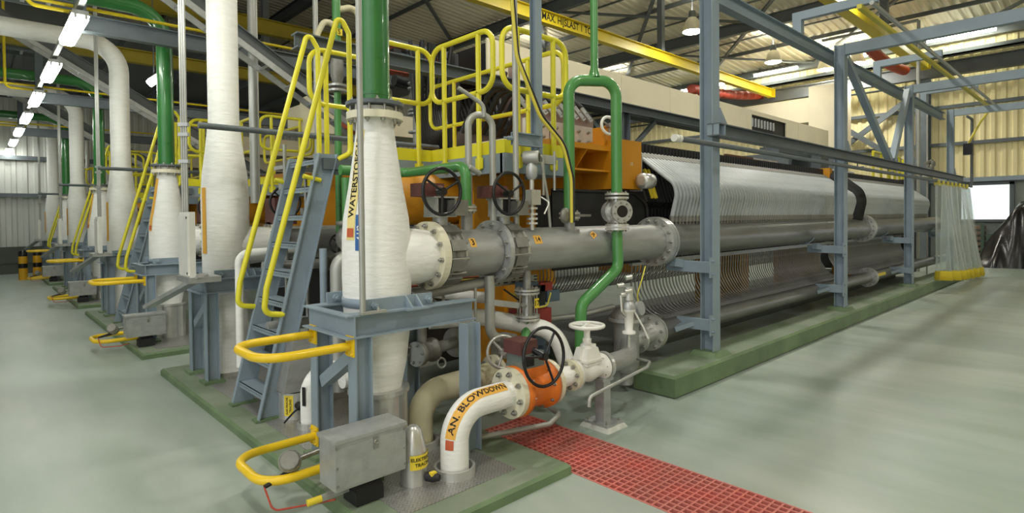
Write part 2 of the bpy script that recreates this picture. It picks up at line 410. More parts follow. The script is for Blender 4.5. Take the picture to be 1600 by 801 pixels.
# ---- floor islands (painted concrete kerbs)
def island(y0, y1, x1=3.0):
    h = .075; c = .02
    m = MB(); lo = [(1.545, y0), (x1, y0), (x1, y1), (1.545, y1)]; hi = [(1.545+c, y0+c), (x1-c, y0+c), (x1-c, y1-c), (1.545+c, y1-c)]
    vs = [(x, y, 0) for x, y in lo]+[(x, y, h-c) for x, y in lo]+[(x, y, h) for x, y in hi]
    m.add(vs, [(0, 1, 5, 4), (1, 2, 6, 5), (2, 3, 7, 6), (3, 0, 4, 7), (4, 5, 9, 8), (5, 6, 10, 9), (6, 7, 11, 10), (7, 4, 8, 11), ])
    return m, hi, h
for k in range(4):
    y = 5.9*k
    im, hi, hh = island(2.57+y, 7.5+y, 2.95); kb = struct(im, 'trim_%d' % (19+k), 'kerb_green')
    MB().add([(x_, y_, hh) for x_, y_ in hi], [(0, 1, 2, 3)]).build('kerb_top', 'kerb_dusty', kb)
    MB().box(1.75, 2.62, 2.77+y, 5.0+y, .07, .0795).build('tread_plate', 'tread_plate', kb)
    MB().box(1.75, 2.62, 5.01+y, 7.3+y, .07, .0795).build('tread_plate', 'tread_plate', kb)
# ---- long plinth under the machine posts
m = MB(); c = .025; h = .215; X0, X1, Y0, Y1 = 4.87, 19.4, 2.93, 3.4
lo = [(X0, Y0), (X1, Y0), (X1, Y1), (X0, Y1)]; hi = [(X0+c, Y0+c), (X1-c, Y0+c), (X1-c, Y1), (X0+c, Y1)]
vs = [(x, y, .012) for x, y in lo]+[(x, y, h-c) for x, y in lo]+[(x, y, h) for x, y in hi]
m.add(vs, [(0, 1, 5, 4), (1, 2, 6, 5), (2, 3, 7, 6), (3, 0, 4, 7), (4, 5, 9, 8), (5, 6, 10, 9), (6, 7, 11, 10), (7, 4, 8, 11)])
pl = struct(m, 'trim_23', 'kerb_green')
MB().add([(x_, y_, h) for x_, y_ in hi], [(0, 1, 2, 3)]).build('plinth_top', 'kerb_dusty', pl)
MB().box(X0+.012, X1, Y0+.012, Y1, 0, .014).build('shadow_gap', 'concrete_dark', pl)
for x in (5.96, 10.25, 14.55, 18.8):
    m = MB(); r = .17
    m.add([(x-r, 2.97, h-.004), (x+r, 2.97, h-.004), (x+r, 3.31, h-.004), (x-r, 3.31, h-.004), (x-r+.05, 3.01, h+.05), (x+r-.05, 3.01, h+.05), (x+r-.05, 3.28, h+.05), (x-r+.05, 3.28, h+.05)],
          [(0, 1, 5, 4), (1, 2, 6, 5), (2, 3, 7, 6), (3, 0, 4, 7), (4, 5, 6, 7)]); m.build('grout_pad', 'kerb_green', pl)
m = MB().box(5.2, 18.5, 4.3, 6.3, 0, .15); struct(m, 'trim_24', 'concrete_dark')  # pad coloured dark to stand in for shade below the hoses

# ---- red drain grating
T = thing('drain_grating', 'red moulded drain grating set in the floor along the green kerb', 'grating', (3.27, 1.2, 0))
n = 11
for k in range(n+1):
    x = GX0+.006+(GX1-GX0-.012)*k/n
    MB().box(x-.0065, x+.0065, GY0+.01, GY1-.01, -.035, .004).build('long_bar', 'grate_red', T)
ny = int((GY1-GY0)/.055)
for k in range(ny+1):
    y = GY0+.012+(GY1-GY0-.024)*k/ny
    MB().box(GX0+.008, GX1-.008, y-.0065, y+.0065, -.034, .0035).build('cross_bar', 'grate_red', T)

# ================================================================ LAMPS
def tube_lamp(label, y, k):
    L = 1.27; x, z = .97, 4.13; t = thing('tube_lamp', label, 'lamp', (x, y, z), 'tube lamps over the left aisle')
    p = [(-.085, 0), (.085, 0), (.075, -.055), (.045, -.075), (-.045, -.075), (-.075, -.055)]
    MB().section((x, y-L/2, z), (x, y+L/2, z), p).build('diffuser', 'lamp_glow', t)
    MB().box(x-.075, x+.075, y-L/2-.01, y+L/2+.01, z, z+.05).build('housing', 'galvanised', t)
    for s in (-1, 1):
        for q in (-.05, .05): MB().box(x+q-.012, x+q+.012, y+s*(L/2)-.012, y+s*(L/2)+.012, z-.045, z+.01).build('end_clip', 'galvanised', t)
    MB().cyl((x, y, z+.05), (x, y, z+.09), .02).build('hanger', 'galvanised', t)
    return t
words = ['first', 'second', 'third', 'fourth', 'fifth', 'sixth', 'seventh']
lamp_y = [6.15+2.72*k for k in range(8)]
lamps = ['glowing tube lamp cut off by the top edge, nearest in the left aisle row', 'large glowing tube lamp, nearest whole one in the left aisle row',
         'second whole tube lamp from the front in the left aisle row', 'third whole tube lamp from the front in the left aisle row', 'fourth whole tube lamp from the front in the left aisle row',
         'fifth whole tube lamp from the front in the left aisle row', 'second last tube lamp of the left aisle row', 'tube lamp at the far end of the left aisle row by the white wall']
for k, y in enumerate(lamp_y): tube_lamp(lamps[k], y, k)
m = MB().bar((.97, 4.5, 4.25), (.97, 27-1.2, 4.25), .06, .06)
single(m, 'lamp_rail', 'galvanised', 'grey channel rail carrying the left aisle tube lamps', 'rail')
def wall_lamp(label, x, y0, y1, z, tube=.055):
    t = thing('tube_lamp', label, 'lamp', (x, (y0+y1)/2, z), 'tube lamps on the right wall')
    MB().tube([(x, y0, z), (x, y1, z)], tube, 10).build('diffuser', 'wall_lamp_glow', t)
    MB().box(x-.14, x+.14, y0-.02, y1+.02, z+.045, z+.1).build('housing', 'galvanised', t)
    for q in (.3, .7):
        y = y0+(y1-y0)*q; MB().box(x, 26.15, y-.03, y+.03, z+.1, z+.14).build('bracket', 'steel_dark', t)
wall_lamp('long tube lamp high on the wall above the black tarpaulin', 25.7, 3.05, 5.0, 8.05)
wall_lamp('tube lamp behind the second grey post from the front', 25.7, 6.5, 8.4, 8.0)
wall_lamp('tube lamp above the end of the yellow crane beam', 25.7, 9.55, 11.4, 8.0)
wall_lamp('small tube lamp behind the front grey post, farthest along the end wall', 25.7, 12.8, 15, 7.9)
# low soffit added to darken the rear bay
m = MB().box(-7, 12.5, 17.2, 25.9, 6.55, 6.7); struct(m, 'ceiling', 'roof_steel')
m = MB()
for k in range(10): m.box(-7+2*k, -6.85+2*k, 17.2, 25.9, 6.35, 6.55)
m.box(-7, 12.5, 17.1, 17.25, 6.3, 6.75); struct(m, 'trim_25', 'roof_steel')
t = thing('tube_lamp', 'small tube lamp between the white and green pipes at left', 'lamp', (2.9, 14., 4.65)); MB().cyl((2.88, 14.05, 4.8), (2.88, 14.05, 9.9), .012, n=6).build('suspension_rod', 'steel_dark', t)
MB().tube([(2.78, 14.0, 4.62), (2.98, 14, 4.80)], .075, 8).build('diffuser', 'lamp_glow', t); MB().bar((2.78, 14.05, 4.71), (2.98, 14.05, 4.89), .1, .05).build('housing', 'galvanised', t)
def bay_lamp(label, x, y, z):
    t = thing('bay_lamp', label, 'lamp', (x, y, z), 'bay lamps under the roof')
    MB().lathe([(.12, .42), (.2, .33), (.27, .1), (.29, 0)], (x, y, z), n=24, cap=False).build('shade', 'cream_paint', t)
    MB().lathe([(.28, .02), (.24, -.03), (.12, -.055), (0.01, -.06)], (x, y, z), n=24, cap=False).build('lens', 'bay_glow', t)
    MB().cyl((x, y, z+.4), (x, y, z+.62), .12, .1, 12).build('gear_box', 'steel_dark', t)
    MB().cyl((x, y, z+.6), (x, y, roof_z(x)-.07), .012, n=6).build('suspension_rod', 'steel_dark', t)
    ld = bpy.data.lights.new('bay_lamp_light', 'AREA'); ld.shape = 'DISK'; ld.size = .46; ld.energy = BAY_WATTS; ld.color = (1, .985, .95)
    lo = bpy.data.objects.new('lamp_light', ld); COL.objects.link(lo); lo.parent = t; lo.location = (0, 0, -.075)
    lu = bpy.data.lights.new('roof_fill_light', 'AREA'); lu.shape = 'DISK'; lu.size = .4; lu.energy = 16; lu.color = (1, .96, .84)      # upward light added above the lamp to brighten the roof
    lo = bpy.data.objects.new('roof_fill', lu); COL.objects.link(lo); lo.parent = t; lo.location = (0, 0, .66); lo.rotation_euler = (PI, 0, 0)
bay_lamp('cone bay lamp hanging just left of the front grey post top', 16.3, 9.15, 7.42)
bay_lamp('cone bay lamp hanging between the two front grey posts', 21.9, 9.0, 7.45)
bay_lamp('cone bay lamp half hidden left of the second grey post', 24.6, 8.1, 7.45)
bay_lamp('cone bay lamp glimpsed right of the second grey post', 24.3, 6.9, 7.4)

for x, y, l in ((10.7, 8.6, 'above the middle of the cream boarded duct'), (-.5, 1.5, 'above the left aisle nearest the viewer'), (5.2, 4.6, 'above the orange press frame'), (10.7, 4.6, 'above the near half of the clear hoses'),
                (16.3, 4.6, 'above the far half of the clear hoses'), (-6, 1.5, 'far to the left of the aisle'), (-6, -5.5, 'far behind the viewer on the left'), (4.2, -1.5, 'above the open floor beside the drain grating'), (10.7, -5.5, 'far to the right of the drain grating'), (16.3, -5.5, 'far to the right of the curtain'), (16.3, 16, 'behind the near half of the cream boarded duct'), (21.9, 16, 'behind the far half of the cream boarded duct')):
    bay_lamp('added unseen cone bay lamp, '+l, x, y, 7.45)  # unseen lamps added to light the floor, machine and roof
# ================================================================ CRANES
yc = 10.44; zc = 6.98
T = thing('crane_beam', 'long yellow crane beam lettered with its load limit', 'crane', (12, yc, zc-.17), 'yellow crane beams')
MB().ibeam((1.5, yc, zc), (25.2, yc, zc), .34, .2, .02).build('beam', 'crane_yellow', T)
MB().box(25.2, 25.24, yc-.16, yc+.16, zc-.18, zc+.18).build('end_plate', 'crane_yellow', T)
web = yc-.012
for s, u in (('MAX. HIJSLAST 1 TON', 12.0),):
    mm = MB(); lettering(mm, s, .27, lambda a, b_: (12.06+a*.84, web-.001, zc+b_+.03)); mm.build('lettering', 'ink_black', T)
for x in (16.6, 5.0): MB().box(x-.09, x+.09, yc-.09, yc+.09, zc+.17, roof_z(x)-.1).build('hanger', 'roof_steel', T)
single(MB().tube([(19.5+.1*k, 11.0+.04*math.sin(k*2.1), 6.45+.1*k*.1-.1*math.sin(PI*k/60)) for k in range(61)], .19, 10, radii=[.16+.03*(k % 2) for k in range(61)]), 'crane_hose', 'hose_red', 'red ribbed hose bundle slung below the lettered yellow crane beam', 'hose')
yc2 = 5.0; zc2 = 7.15
T = thing('crane_beam', 'plain yellow crane beam upper right above the tall grey posts', 'crane', (16, yc2, zc2-.17), 'yellow crane beams')
MB().ibeam((8.5, yc2, zc2), (25.2, yc2, zc2), .36, .3, .02).box(8.5, 25.2, yc2-.15, yc2-.13, zc2-.17, zc2+.17).build('beam', 'crane_yellow', T)
MB().box(25.2, 25.24, yc2-.2, yc2+.2, zc2-.2, zc2+.2).build('end_plate', 'crane_yellow', T)
MB().disc((24.0, yc2-.16, zc2), (0, 1, 0), .09, .02).build('wheel', 'steel_dark', T)
for x in (20.2,): MB().box(x-.1, x+.1, yc2-.1, yc2+.1, zc2+.17, roof_z(x)-.1).build('hanger', 'roof_steel', T)
single(MB().tube([(20.5+.1*k, 5.55, 7.0-.12*math.sin(PI*k/45)) for k in range(46)], .19, 10, radii=[.15+.03*(k % 2) for k in range(46)]), 'crane_hose', 'hose_red', 'red ribbed hose bundle below the plain yellow crane beam', 'hose')
T = thing('crane_beam', 'dim yellow crane beam far behind the ladder handrails', 'crane', (4, 16, 6.75), 'yellow crane beams')
MB().ibeam((-6, 16, 6.98), (11, 16, 6.98), .4, .2, .02).build('beam', 'crane_yellow_shade', T)
T = thing('crane_beam', 'lower dim yellow beam behind the tall white column', 'crane', (4, 16, 5.5), 'yellow crane beams')
MB().ibeam((-6, 16.2, 5.68), (9, 16.2, 5.68), .3, .2, .02).build('beam', 'crane_yellow_shade', T)
for x in (2, 6): MB().box(x-.08, x+.08, 16.1, 16.3, 5.83, roof_z(x)-.1).build('hanger', 'roof_steel', T)
single(MB().ibeam((25.45, -2, 6.9), (25.45, 22, 6.9), .5, .3, .03), 'crane_runway', 'roof_steel', 'dark crane runway girder along the end wall under the lamps', 'girder')
# ================================================================ MACHINE POSTS AND GANTRY
px = (5.96, 10.25, 14.55, 18.8); PY = 3.14
names = ['nearest tall grey steel post standing on the green plinth', 'second tall grey steel post from the front on the plinth',
         'third tall grey steel post from the front, left of the plastic curtain', 'farthest tall grey steel post behind the plastic curtain']
for k, x in enumerate(px):
    t = thing('steel_post', names[k], 'post', (x, PY, .26), 'steel posts on the plinth')
    MB().ibeam((x, PY, .262), (x, PY, 4.47), .15, .16, .011, (0, 1, 0)).build('column', 'steel_blue', t)
    MB().bar((x, PY-.075, 4.38), (x, PY-9, 4.38), .12, .17).build('roof_arm', 'steel_blue', t)
    m = MB(); m.add([(x+.08, PY-.075, 2.74), (x+.08, PY-.075, 2.94), (x+.28, PY-.075, 2.74), (x+.08, PY-.085, 2.74), (x+.08, PY-.085, 2.94), (x+.28, PY-.085, 2.74)], [(0, 1, 2), (5, 4, 3), (0, 3, 4, 1), (1, 4, 5, 2), (2, 5, 3, 0)])
    m.build('gusset', 'steel_blue', t)
    for z, reach, nm in ((1.19, 3.55, 'upper'), (.56, 3.42, 'lower')):      # saddle arms holding the header pipes
        arm = MB().channel((x-.145, PY-.076, z), (x-.145, reach+.05, z), .12, .06, .01).build('saddle_arm', 'steel_blue', t)
        if nm == 'upper':
            m = MB().tube([(x-.3, 3.62+.2*math.cos(q), 1.47+.2*math.sin(q)) for q in [PI*(1.15+.7*i/8) for i in range(9)]], .012, 6)
            MB().bar((x-.26, 3.45, 1.24), (x-.14, 3.42, 1.22), .08, .09).build('saddle_foot', 'steel_blue', arm)
        else: m = MB().bar((x-.3, 3.42, .5), (x-.12, 3.3, .56), .1, .05)
        m.build('saddle', 'steel_blue', arm)
        m = MB().box(x-.17, x-.08, PY-.088, PY-.076, z-.11, z+.11)
        cp = m.build('clamp_plate', 'steel_blue', t); m = MB()
        for q in (-.07, .07): m.hexbolt((x-.12, PY-.088, z+q), (0, -1, 0), .018, .016)
        m.build('bolts', 'steel_blue', cp, kind='stuff')
T = thing('monorail_beam', 'long dark grey monorail beam running along the tall posts', 'beam', (12.6, 2.95, 2.6))
MB().ibeam((5.75, 2.995, 2.665), (19.55, 2.995, 2.665), .135, .13, .012).build('beam', 'steel_dark', T)
for x in (5.76, 5.9):
    MB().box(x-.006, x+.006, 2.93, 3.06, 2.61, 2.72).build('stiffener', 'steel_blue', T)
T2 = thing('curtain_rail', 'round grey curtain rail with white end caps below the monorail', 'rail', (12, 2.86, 2.47))
MB().cyl((4.82, 2.86, 2.475), (19.9, 2.86, 2.475), .028, n=12).build('tube', 'steel_dark', T2)
for x in (4.76, 4.82): MB().cyl((x, 2.86, 2.475), (x+.045, 2.86, 2.475), .036, n=12).build('end_cap', 'white_paint', T2)
for k in range(8):
    x = 6.9+1.75*k
    MB().box(x-.015, x+.015, 2.852, 2.95, 2.5, 2.515).box(x-.008, x+.008, 2.935, 2.95, 2.5, 2.6).build('bracket', 'steel_dark', T2)
T = thing('overhead_beam', 'long grey beam tying the post heads together', 'beam', (12, 3.32, 4.28))
MB().ibeam((4.2, 3.33, 4.33), (18.9, 3.33, 4.33), .18, .12, .012).build('beam', 'steel_blue', T)
for x in (9.0, 13.0, 16.8):
    MB().box(x-.06, x+.06, 3.27, 3.39, 4.42, 4.62).build('hanger', 'steel_blue', T)
    MB().box(x-.05, x+.05, 2.3, 3.4, 4.62, 4.74).build('outrigger', 'steel_blue', T)
T = thing('conductor_rails', 'pair of thin bright conductor rails beside the post heads', 'rail', (14, 2.35, 4.6))
MB().cyl((8.9, 2.35, 4.6), (19.8, 2.35, 4.6), .03, n=8).build('rail', 'galv_pipe', T)
MB().box(8.9, 19.6, 2.47, 2.53, 4.56, 4.62).build('rail', 'cable_yellow', T)
for a, b in (((10.45, 3.14, 4.33), (12.55, 3.02, 2.76)), ((14.4, 3.14, 4.33), (12.75, 3.02, 2.76))):
    t = single(MB().bar(a, b, .1, .12, (1, 0, 0)), 'brace', 'steel_blue', 'diagonal grey brace from the %s post head down to the monorail' % ('second' if a[0] < 12 else 'third'), 'brace', 'diagonal braces')
# hoist and hook gear near the far post
T = thing('cable_trolley', 'small dark trolley with yellow cable hanging at the far post head', 'trolley', (19.4, 2.9, 3.6))
MB().box(19.25, 19.45, 2.75, 2.95, 3.3, 3.6).build('motor_box', 'black_gloss', T)
MB().tube([(19.6, 2.4, 4.55), (19.5, 2.6, 4.2), (19.5, 2.75, 3.9), (19.35, 2.85, 3.6)], .03, 8, .2).build('cable', 'cable_yellow', T)
MB().cyl((19.85, 2.85, 2.5), (19.85, 2.85, 4.3), .035, n=10).cyl((19.85, 2.85, 4.3), (19.2, 2.85, 4.3), .035, n=10).build('support_pole', 'steel_dark', T)
# clear plastic strip curtain gathered at the far end
T = thing('strip_curtain', 'gathered clear plastic curtain with yellow bottom hem at the end of the rail', 'curtain', (17.4, 2.80, .05))
m = MB(); N = 160; rows = 8; vs = []
for j in range(rows+1):
    t = j/rows
    for i in range(N+1):
        s = i/N
        x = 15.5+3.7*s+1.5*t*s*s; y = 2.80+(.05+.10*t*t)*math.sin(s*PI*17)+.03*math.sin(s*41+j*.4)-.12*t*math.sin(s*PI)-.03*t
        vs.append((x, y, 2.4-t*(2.13+.23*s)))
m.add(vs, [(j*(N+1)+i, j*(N+1)+i+1, (j+1)*(N+1)+i+1, (j+1)*(N+1)+i) for j in range(rows) for i in range(N)], True); m.build('sheet', 'curtain_plastic', T)
m = MB(); vs = []
for j in range(2):
    for i in range(N+1):
        s = i/N; t = .90+.095*j
        x = 15.5+3.7*s+1.5*t*s*s; y = 2.80+(.05+.10*t*t)*math.sin(s*PI*17)+.03*math.sin(s*41+3.1)-.12*t*math.sin(s*PI)-.03*t
        vs += [(x, y-.012, 2.4-t*(2.13+.23*s)), (x, y+.012, 2.4-t*(2.13+.23*s))]
w2 = 2*(N+1); fs = []
for i in range(N): fs += [(2*i, 2*i+2, w2+2*i+2, w2+2*i), (2*i+1, w2+2*i+1, w2+2*i+3, 2*i+3), (w2+2*i, w2+2*i+2, w2+2*i+3, w2+2*i+1)]
m.add(vs, fs, True); m.build('hem', 'sticker_yellow', T)
for k in range(8): MB().box(15.6+.48*k, 15.68+.48*k, 2.80, 2.9, 2.38, 2.5).build('hanger_clip', 'cable_yellow', T)

# ================================================================ ELECTROLYSER (cell stack with hoses and header pipes)
HY, HZ, HR = 3.62, 1.47, .185
E = thing('cell_stack', 'long black cell stack with rows of clear hoses along its flank', 'electrolyser', (12.3, 5.2, .15))
P_ = .08; xs = [6.0+P_*k for k in range(82)]+[13.02+P_*k for k in range(71)]
cell = [(4.12, 1.2), (4.12, 1.85), (3.98, 1.93), (4.14, 2.42), (4.14, 2.66), (6.2, 2.66), (6.2, 1.2)]
def at_x(o, x): o.location.x = x-E.location.x
m = MB()
vs = [(-.024, y, z) for y, z in cell]+[(.024, y, z) for y, z in cell]; n = len(cell)
m.add([(x+12.3, y, z) for x, y, z in vs], [(i, (i+1) % n, n+(i+1) % n, n+i) for i in range(n)]+[tuple(range(n))[::-1], tuple(range(n, 2*n))])
cell0 = m.build('cell_frame', 'cell_black', E); cell0['label'] = 'black cell frame'
hp = path([(0, 4.06, 2.47), (0, 3.60, 2.13), (0, 3.57, 2.0), (0, 3.64, 1.73)], .16, 5)
m = MB().tube([V((12.3, p.y, p.z)) for p in hp], .0265, 8)
hose0 = m.build('hose', 'hose_clear', E)
MB().cyl((12.3, 3.63, 1.63), (12.3, 3.64, 1.68), .022, n=8).cyl((12.3, 3.63, 1.68), (12.3, 3.64, 1.755), .031, n=8).build('hose_fitting', 'cast_grey', hose0)
MB().cyl((12.3, 4.04, 2.455), (12.3, 4.13, 2.525), .032, n=8).build('hose_fitting', 'cast_grey', hose0)
lp = path([(0, 4.2, 1.22), (0, 4.22, .85), (0, 4.02, .52), (0, 3.6, .55)], .3, 6)
low0 = MB().tube([V((12.3, p.y, p.z)) for p in lp], .0115, 6).build('lower_hose', 'hose_thin', E)
def inst(o, x, kid=None):
    c = o.copy(); COL.objects.link(c); c.location.x = x-12.3
    for q in (kid or ()): k = q.copy(); COL.objects.link(k); k.parent = c
fit0 = [c for c in bpy.data.objects if c.parent == hose0]
for x in xs:
    inst(cell0, x); inst(hose0, x+.01*random.uniform(-1, 1)*.4, fit0); inst(low0, x)
for o in (*fit0, cell0, hose0, low0): bpy.data.objects.remove(o)
m = MB()
for x in xs:
    m.tube([(x, 6.15, 1.22), (x, 6.1, .8), (x, 6.3, .5), (x, 6.75, .55)], .0115, 4, .2, 3)
m.build('rear_hoses', 'hose_thin', E, kind='stuff')
MB().box(5.95, 18.75, 4.16, 4.22, 1.14, 1.2).build('bottom_rail', 'galvanised', E)
MB().box(5.95, 18.75, 6.1, 6.16, 1.14, 1.2).build('bottom_rail', 'galvanised', E)
MB().tube([(12.62, 4.06, 2.52), (12.62, 3.60, 2.14), (12.62, 3.57, 2.0), (12.62, 3.64, 1.66)], .16, 4, .16, 5).build('black_strap', 'black_rubber', E)
# thick centre strap reads as one black band: flat section instead of round
for x in (9.5, 12.9, 16.6):
    MB().box(x, x+.3, 4.45, 5.3, .15, 1.14).build('support_leg', 'orange_frame', E)
MB().box(12.46, 12.6, 4.02, 4.2, 2.45, 2.68).build('separator_block', 'orange_frame', E)
MB().box(6, 18.7, 4.3, 6.05, 1.18, 1.24).build('base_beam', 'cell_black', E)
MB().box(18.75, 19.1, 3.95, 6.3, .15, 2.7).build('end_plate', 'cell_black', E)

def header_flange(T, x, c, r, n, mname='stainless', bolts=True, axis=(1, 0, 0), gap=.045, name='flange'):
    a = V(axis).normalized(); c = V(c)
    for s in (-1, 1): MB().disc(c+a*s*gap*.55, axis, r, gap*.85, 32).build(name, mname, T)
    if bolts:
        m = MB(); m.bolts(c+a*gap, axis, r*.83, n, r*.055+.004, .016); m.bolts(c-a*gap, -a, r*.83, n, r*.055+.004, .016); m.build('bolts', 'bolt_steel', T, kind='stuff')
T = thing('upper_header_pipe', 'long dull steel header pipe below the clear hoses', 'pipe', (12, HY, HZ-HR))
MB().cyl((5.72, HY, HZ), (19.6, HY, HZ), HR, n=36).build('pipe', 'header_dull', T)
header_flange(T, 5.65, (5.64, HY, HZ), .275, 16); header_flange(T, 13.05, (13.05, HY, HZ), .275, 16)
T = thing('lower_header_pipe', 'long dull steel pipe low down by the green plinth', 'pipe', (12, 3.5, .38))
MB().cyl((5.35, 3.5, .5), (20.5, 3.5, .5), .105, n=28).build('pipe', 'header_dull', T)
header_flange(T, 13.6, (13.0, 3.5, .5), .19, 10)
MB().box(13.2, 13.8, 3.38, 3.4, .5, .56).build('yellow_tag', 'sticker_yellow', T)

# end frame in orange with hydraulic cylinder
T = thing('press_frame', 'big orange press frame at the near end of the cell stack', 'frame', (4.4, 5, .1))
MB().box(5.35, 5.8, 3.92, 4.5, 2.07, 2.63).build('bracket_plate', 'orange_frame', T, 'orange bracket plate lettered with two faint characters')
mm = MB(); lettering(mm, 'LE', .05, lambda a, b: (5.6+a, 3.917, 2.36+b)); mm.build('lettering', 'cream_paint', T)
MB().box(4.35, 5.36, 4.05, 5.9, 2.5, 2.56).build('top_shelf', 'orange_frame', T)
MB().box(4.35, 5.36, 4.05, 5.9, 2.26, 2.28).build('mid_shelf', 'orange_frame', T)
MB().box(4.35, 5.36, 4.45, 4.5, 2.0, 2.5).build('back_plate', 'orange_frame', T)
for x in (4.5, 4.95):
    m = MB(); m.add([(x, 4.05, 2.5), (x, 4.45, 2.5), (x, 4.45, 2.05), (x+.02, 4.05, 2.5), (x+.02, 4.45, 2.5), (x+.02, 4.45, 2.05)], [(0, 1, 2), (5, 4, 3), (0, 3, 4, 1), (1, 4, 5, 2), (2, 5, 3, 0)]); m.build('gusset', 'orange_frame', T)
MB().box(4.15, 4.6, 4.5, 4.95, .2, 2.5).build('end_column', 'orange_frame', T); MB().box(4.15, 4.6, 4.95, 6.2, 1.65, 2.5).build('end_beam', 'orange_frame', T); MB().box(4.5, 4.62, 4.95, 6.2, .2, 1.65).build('back_sheet', 'cell_black', T)
MB().box(3.75, 4.4, 4.55, 4.8, .25, 2.2).build('side_plate', 'orange_frame', T)
MB().lathe([(.20, 0), (.26, .02), (.26, 1.5), (.2, 1.52)], (2.9, 4.95, 1.95), (1, 0, 0), 32).build('cylinder', 'orange_frame', T)
MB().box(3.3, 4.3, 4.85, 5.5, .25, 1.5).build('base_block', 'cell_black', T)
MB().disc((4.9, 4.38, 1.95), (0, 1, 0), .025, .02).build('plug', 'maroon', T)
single(MB().tube([(4.35, 4.02, 2.03), (5.75, 4.0, 2.03), (5.95, 3.95, 1.9), (5.98, 3.95, 1.2)], .02, 6, .15).add([(4.35, 4.02, 2.03), (5.7, 4.0, 2.03), (5.93, 3.97, 1.88), (5.96, 3.97, 1.2), (4.35, 4.02, 1.2), (4.35, 4.04, 2.03), (5.7, 4.02, 2.03), (5.93, 3.99, 1.88), (5.96, 3.99, 1.2), (4.35, 4.04, 1.2)], [(0, 1, 2, 3, 4), (9, 8, 7, 6, 5), (0, 5, 6, 1)]), 'rubber_apron', 'black_rubber', 'black rubber sheet hanging below the orange bracket plate', 'sheet')
m = MB().box(5.82, 5.86, 3.95, 4.1, 2.05, 2.5); single(m, 'guide_plate', 'galvanised', 'pale upright steel plate right of the orange bracket', 'plate')
single(MB().lathe([(.05, 0), (.09, .01), (.09, .18), (.06, .2)], (5.62, 3.8, 2.16), (1, 0, .0), 18), 'roller', 'stainless', 'steel roller beside the orange bracket plate', 'roller')
for k, (x, l) in enumerate(((6.05, 'left'), (6.13, 'right'))):
    single(MB().bar((x, 4.05, 2.33), (x, 3.93, 1.97), .03, .03), 'yellow_strip', 'sticker_yellow', '%s one of two yellow strips on the first cell frames' % l, 'strip', 'yellow strips')
# copper bus connectors on top of the frame
T = thing('bus_connector', 'bolted pale bus plates with rows of black flexible cable lugs', 'connector', (5.1, 4.5, 2.6))
MB().box(4.5, 5.75, 4.6, 4.64, 2.62, 2.98).build('back_plate', 'mauve_plate', T)
for k in range(3):
    x = 4.5+.4*k
    pl_ = MB().box(x, x+.38, 4.55, 4.6, 2.6, 2.86).build('bus_plate', 'copper_plate', T)
    m = MB()
    for i in (.1, .28):
        for j in (2.67, 2.79): m.hexbolt((x+i, 4.55, j), (0, -1, 0), .022, .02)
    m.build('bolts', 'bolt_steel', pl_, kind='stuff')
for k in range(9):
    x = 4.56+.135*k
    l = MB().bar((x, 4.54, 2.93), (x-.1, 4.62, 3.1), .06, .02, (0, 1, 0)).build('cable_lug', 'galvanised', T)
    MB().hexbolt((x-.02, 4.53, 2.96), (0, -1, .2), .012, .01).hexbolt((x-.06, 4.56, 3.03), (0, -1, .2), .012, .01).build('bolts', 'bolt_steel', l, kind='stuff')
    MB().tube([(x-.1, 4.62, 3.1), (x-.2, 4.75, 3.24), (x-.3, 5.0, 3.22), (x-.36, 5.3, 2.75)], .034, 7, .2, 4).build('flexible_cable', 'cable_black', l)
T = thing('small_handwheel', 'white rimmed handwheel above the orange bracket plate', 'handwheel', (5.45, 4.0, 2.7))
c = V((5.28, 4.0, 2.78)); ax = V((-.3, -1, .15))
MB().torus(c, ax, .1, .018, 28, 8).build('rim', 'white_paint', T)
x_, y_, d_ = frame_of(ax); m = MB()
for k in range(3):
    a = 2*PI*k/3+.5; m.bar(c, c+(x_*math.cos(a)+y_*math.sin(a))*.1, .018, .012, d_)
m.cyl(c-d_*.03, c+d_*.03, .025); m.build('spokes', 'cast_grey', T)
MB().cyl(c-d_*.16, c, .02).box(5.3, 5.45, 4.08, 4.25, 2.57, 2.78).build('stem_block', 'orange_frame', T)

# cream fire-board duct running along above the stack
T = thing('board_duct', 'long cream boarded duct running above the cell stack', 'duct', (12, 6.4, 3.7))
edges = [5.2, 6.75, 8.28, 9.85, 12.78, 13.15, 16.2, 18.5]
for a, b in zip(edges, edges[1:]):
    z0 = 3.72
    if a == 13.15:
        MB().box(a+.006, a+.25, 6.0, 6.03, z0, 4.22).box(15.4, b-.006, 6.0, 6.03, z0, 4.22).box(a+.25, 15.4, 6, 6.03, 4.12, 4.22).build('board', 'cream_board', T)
    else: MB().box(a+.006, b-.006, 6.0, 6.03, z0, 4.22).build('board', 'cream_board', T)
MB().box(5.3, 18.5, 6.05, 6.9, 3.72, 4.2).build('core', 'cell_black', T)
m = MB()
for k in range(8): m.cyl((13.5+.17*k, 6.04, 3.85), (13.5+.17*k, 6.04, 4.05), .035, n=8)
m.build('stud_row', 'galvanised', T, kind='stuff')
single(MB().ibeam((2.5, 5.95, 3.62), (19, 5.95, 3.62), .16, .16, .015), 'duct_beam', 'steel_dark', 'dark grey beam under the cream boarded duct', 'beam')
for k, x in enumerate((8.3, 17.5)):
    t = single(MB().ibeam((x, 6.0, 2.7), (x, 6.0, 3.54), .2, .2, .015, (1, 0, 0)).bar((x, 6, 2.75), (x-1.1, 6, 3.5), .07, .07).bar((x, 6, 2.75), (x+1.0, 6, 3.5), .07, .07), 'duct_stand', 'steel_dark', 'dark steel stand with two diagonal struts, %s under the duct' % ('nearer one' if k == 0 else 'farther one'), 'stand', 'duct stands')
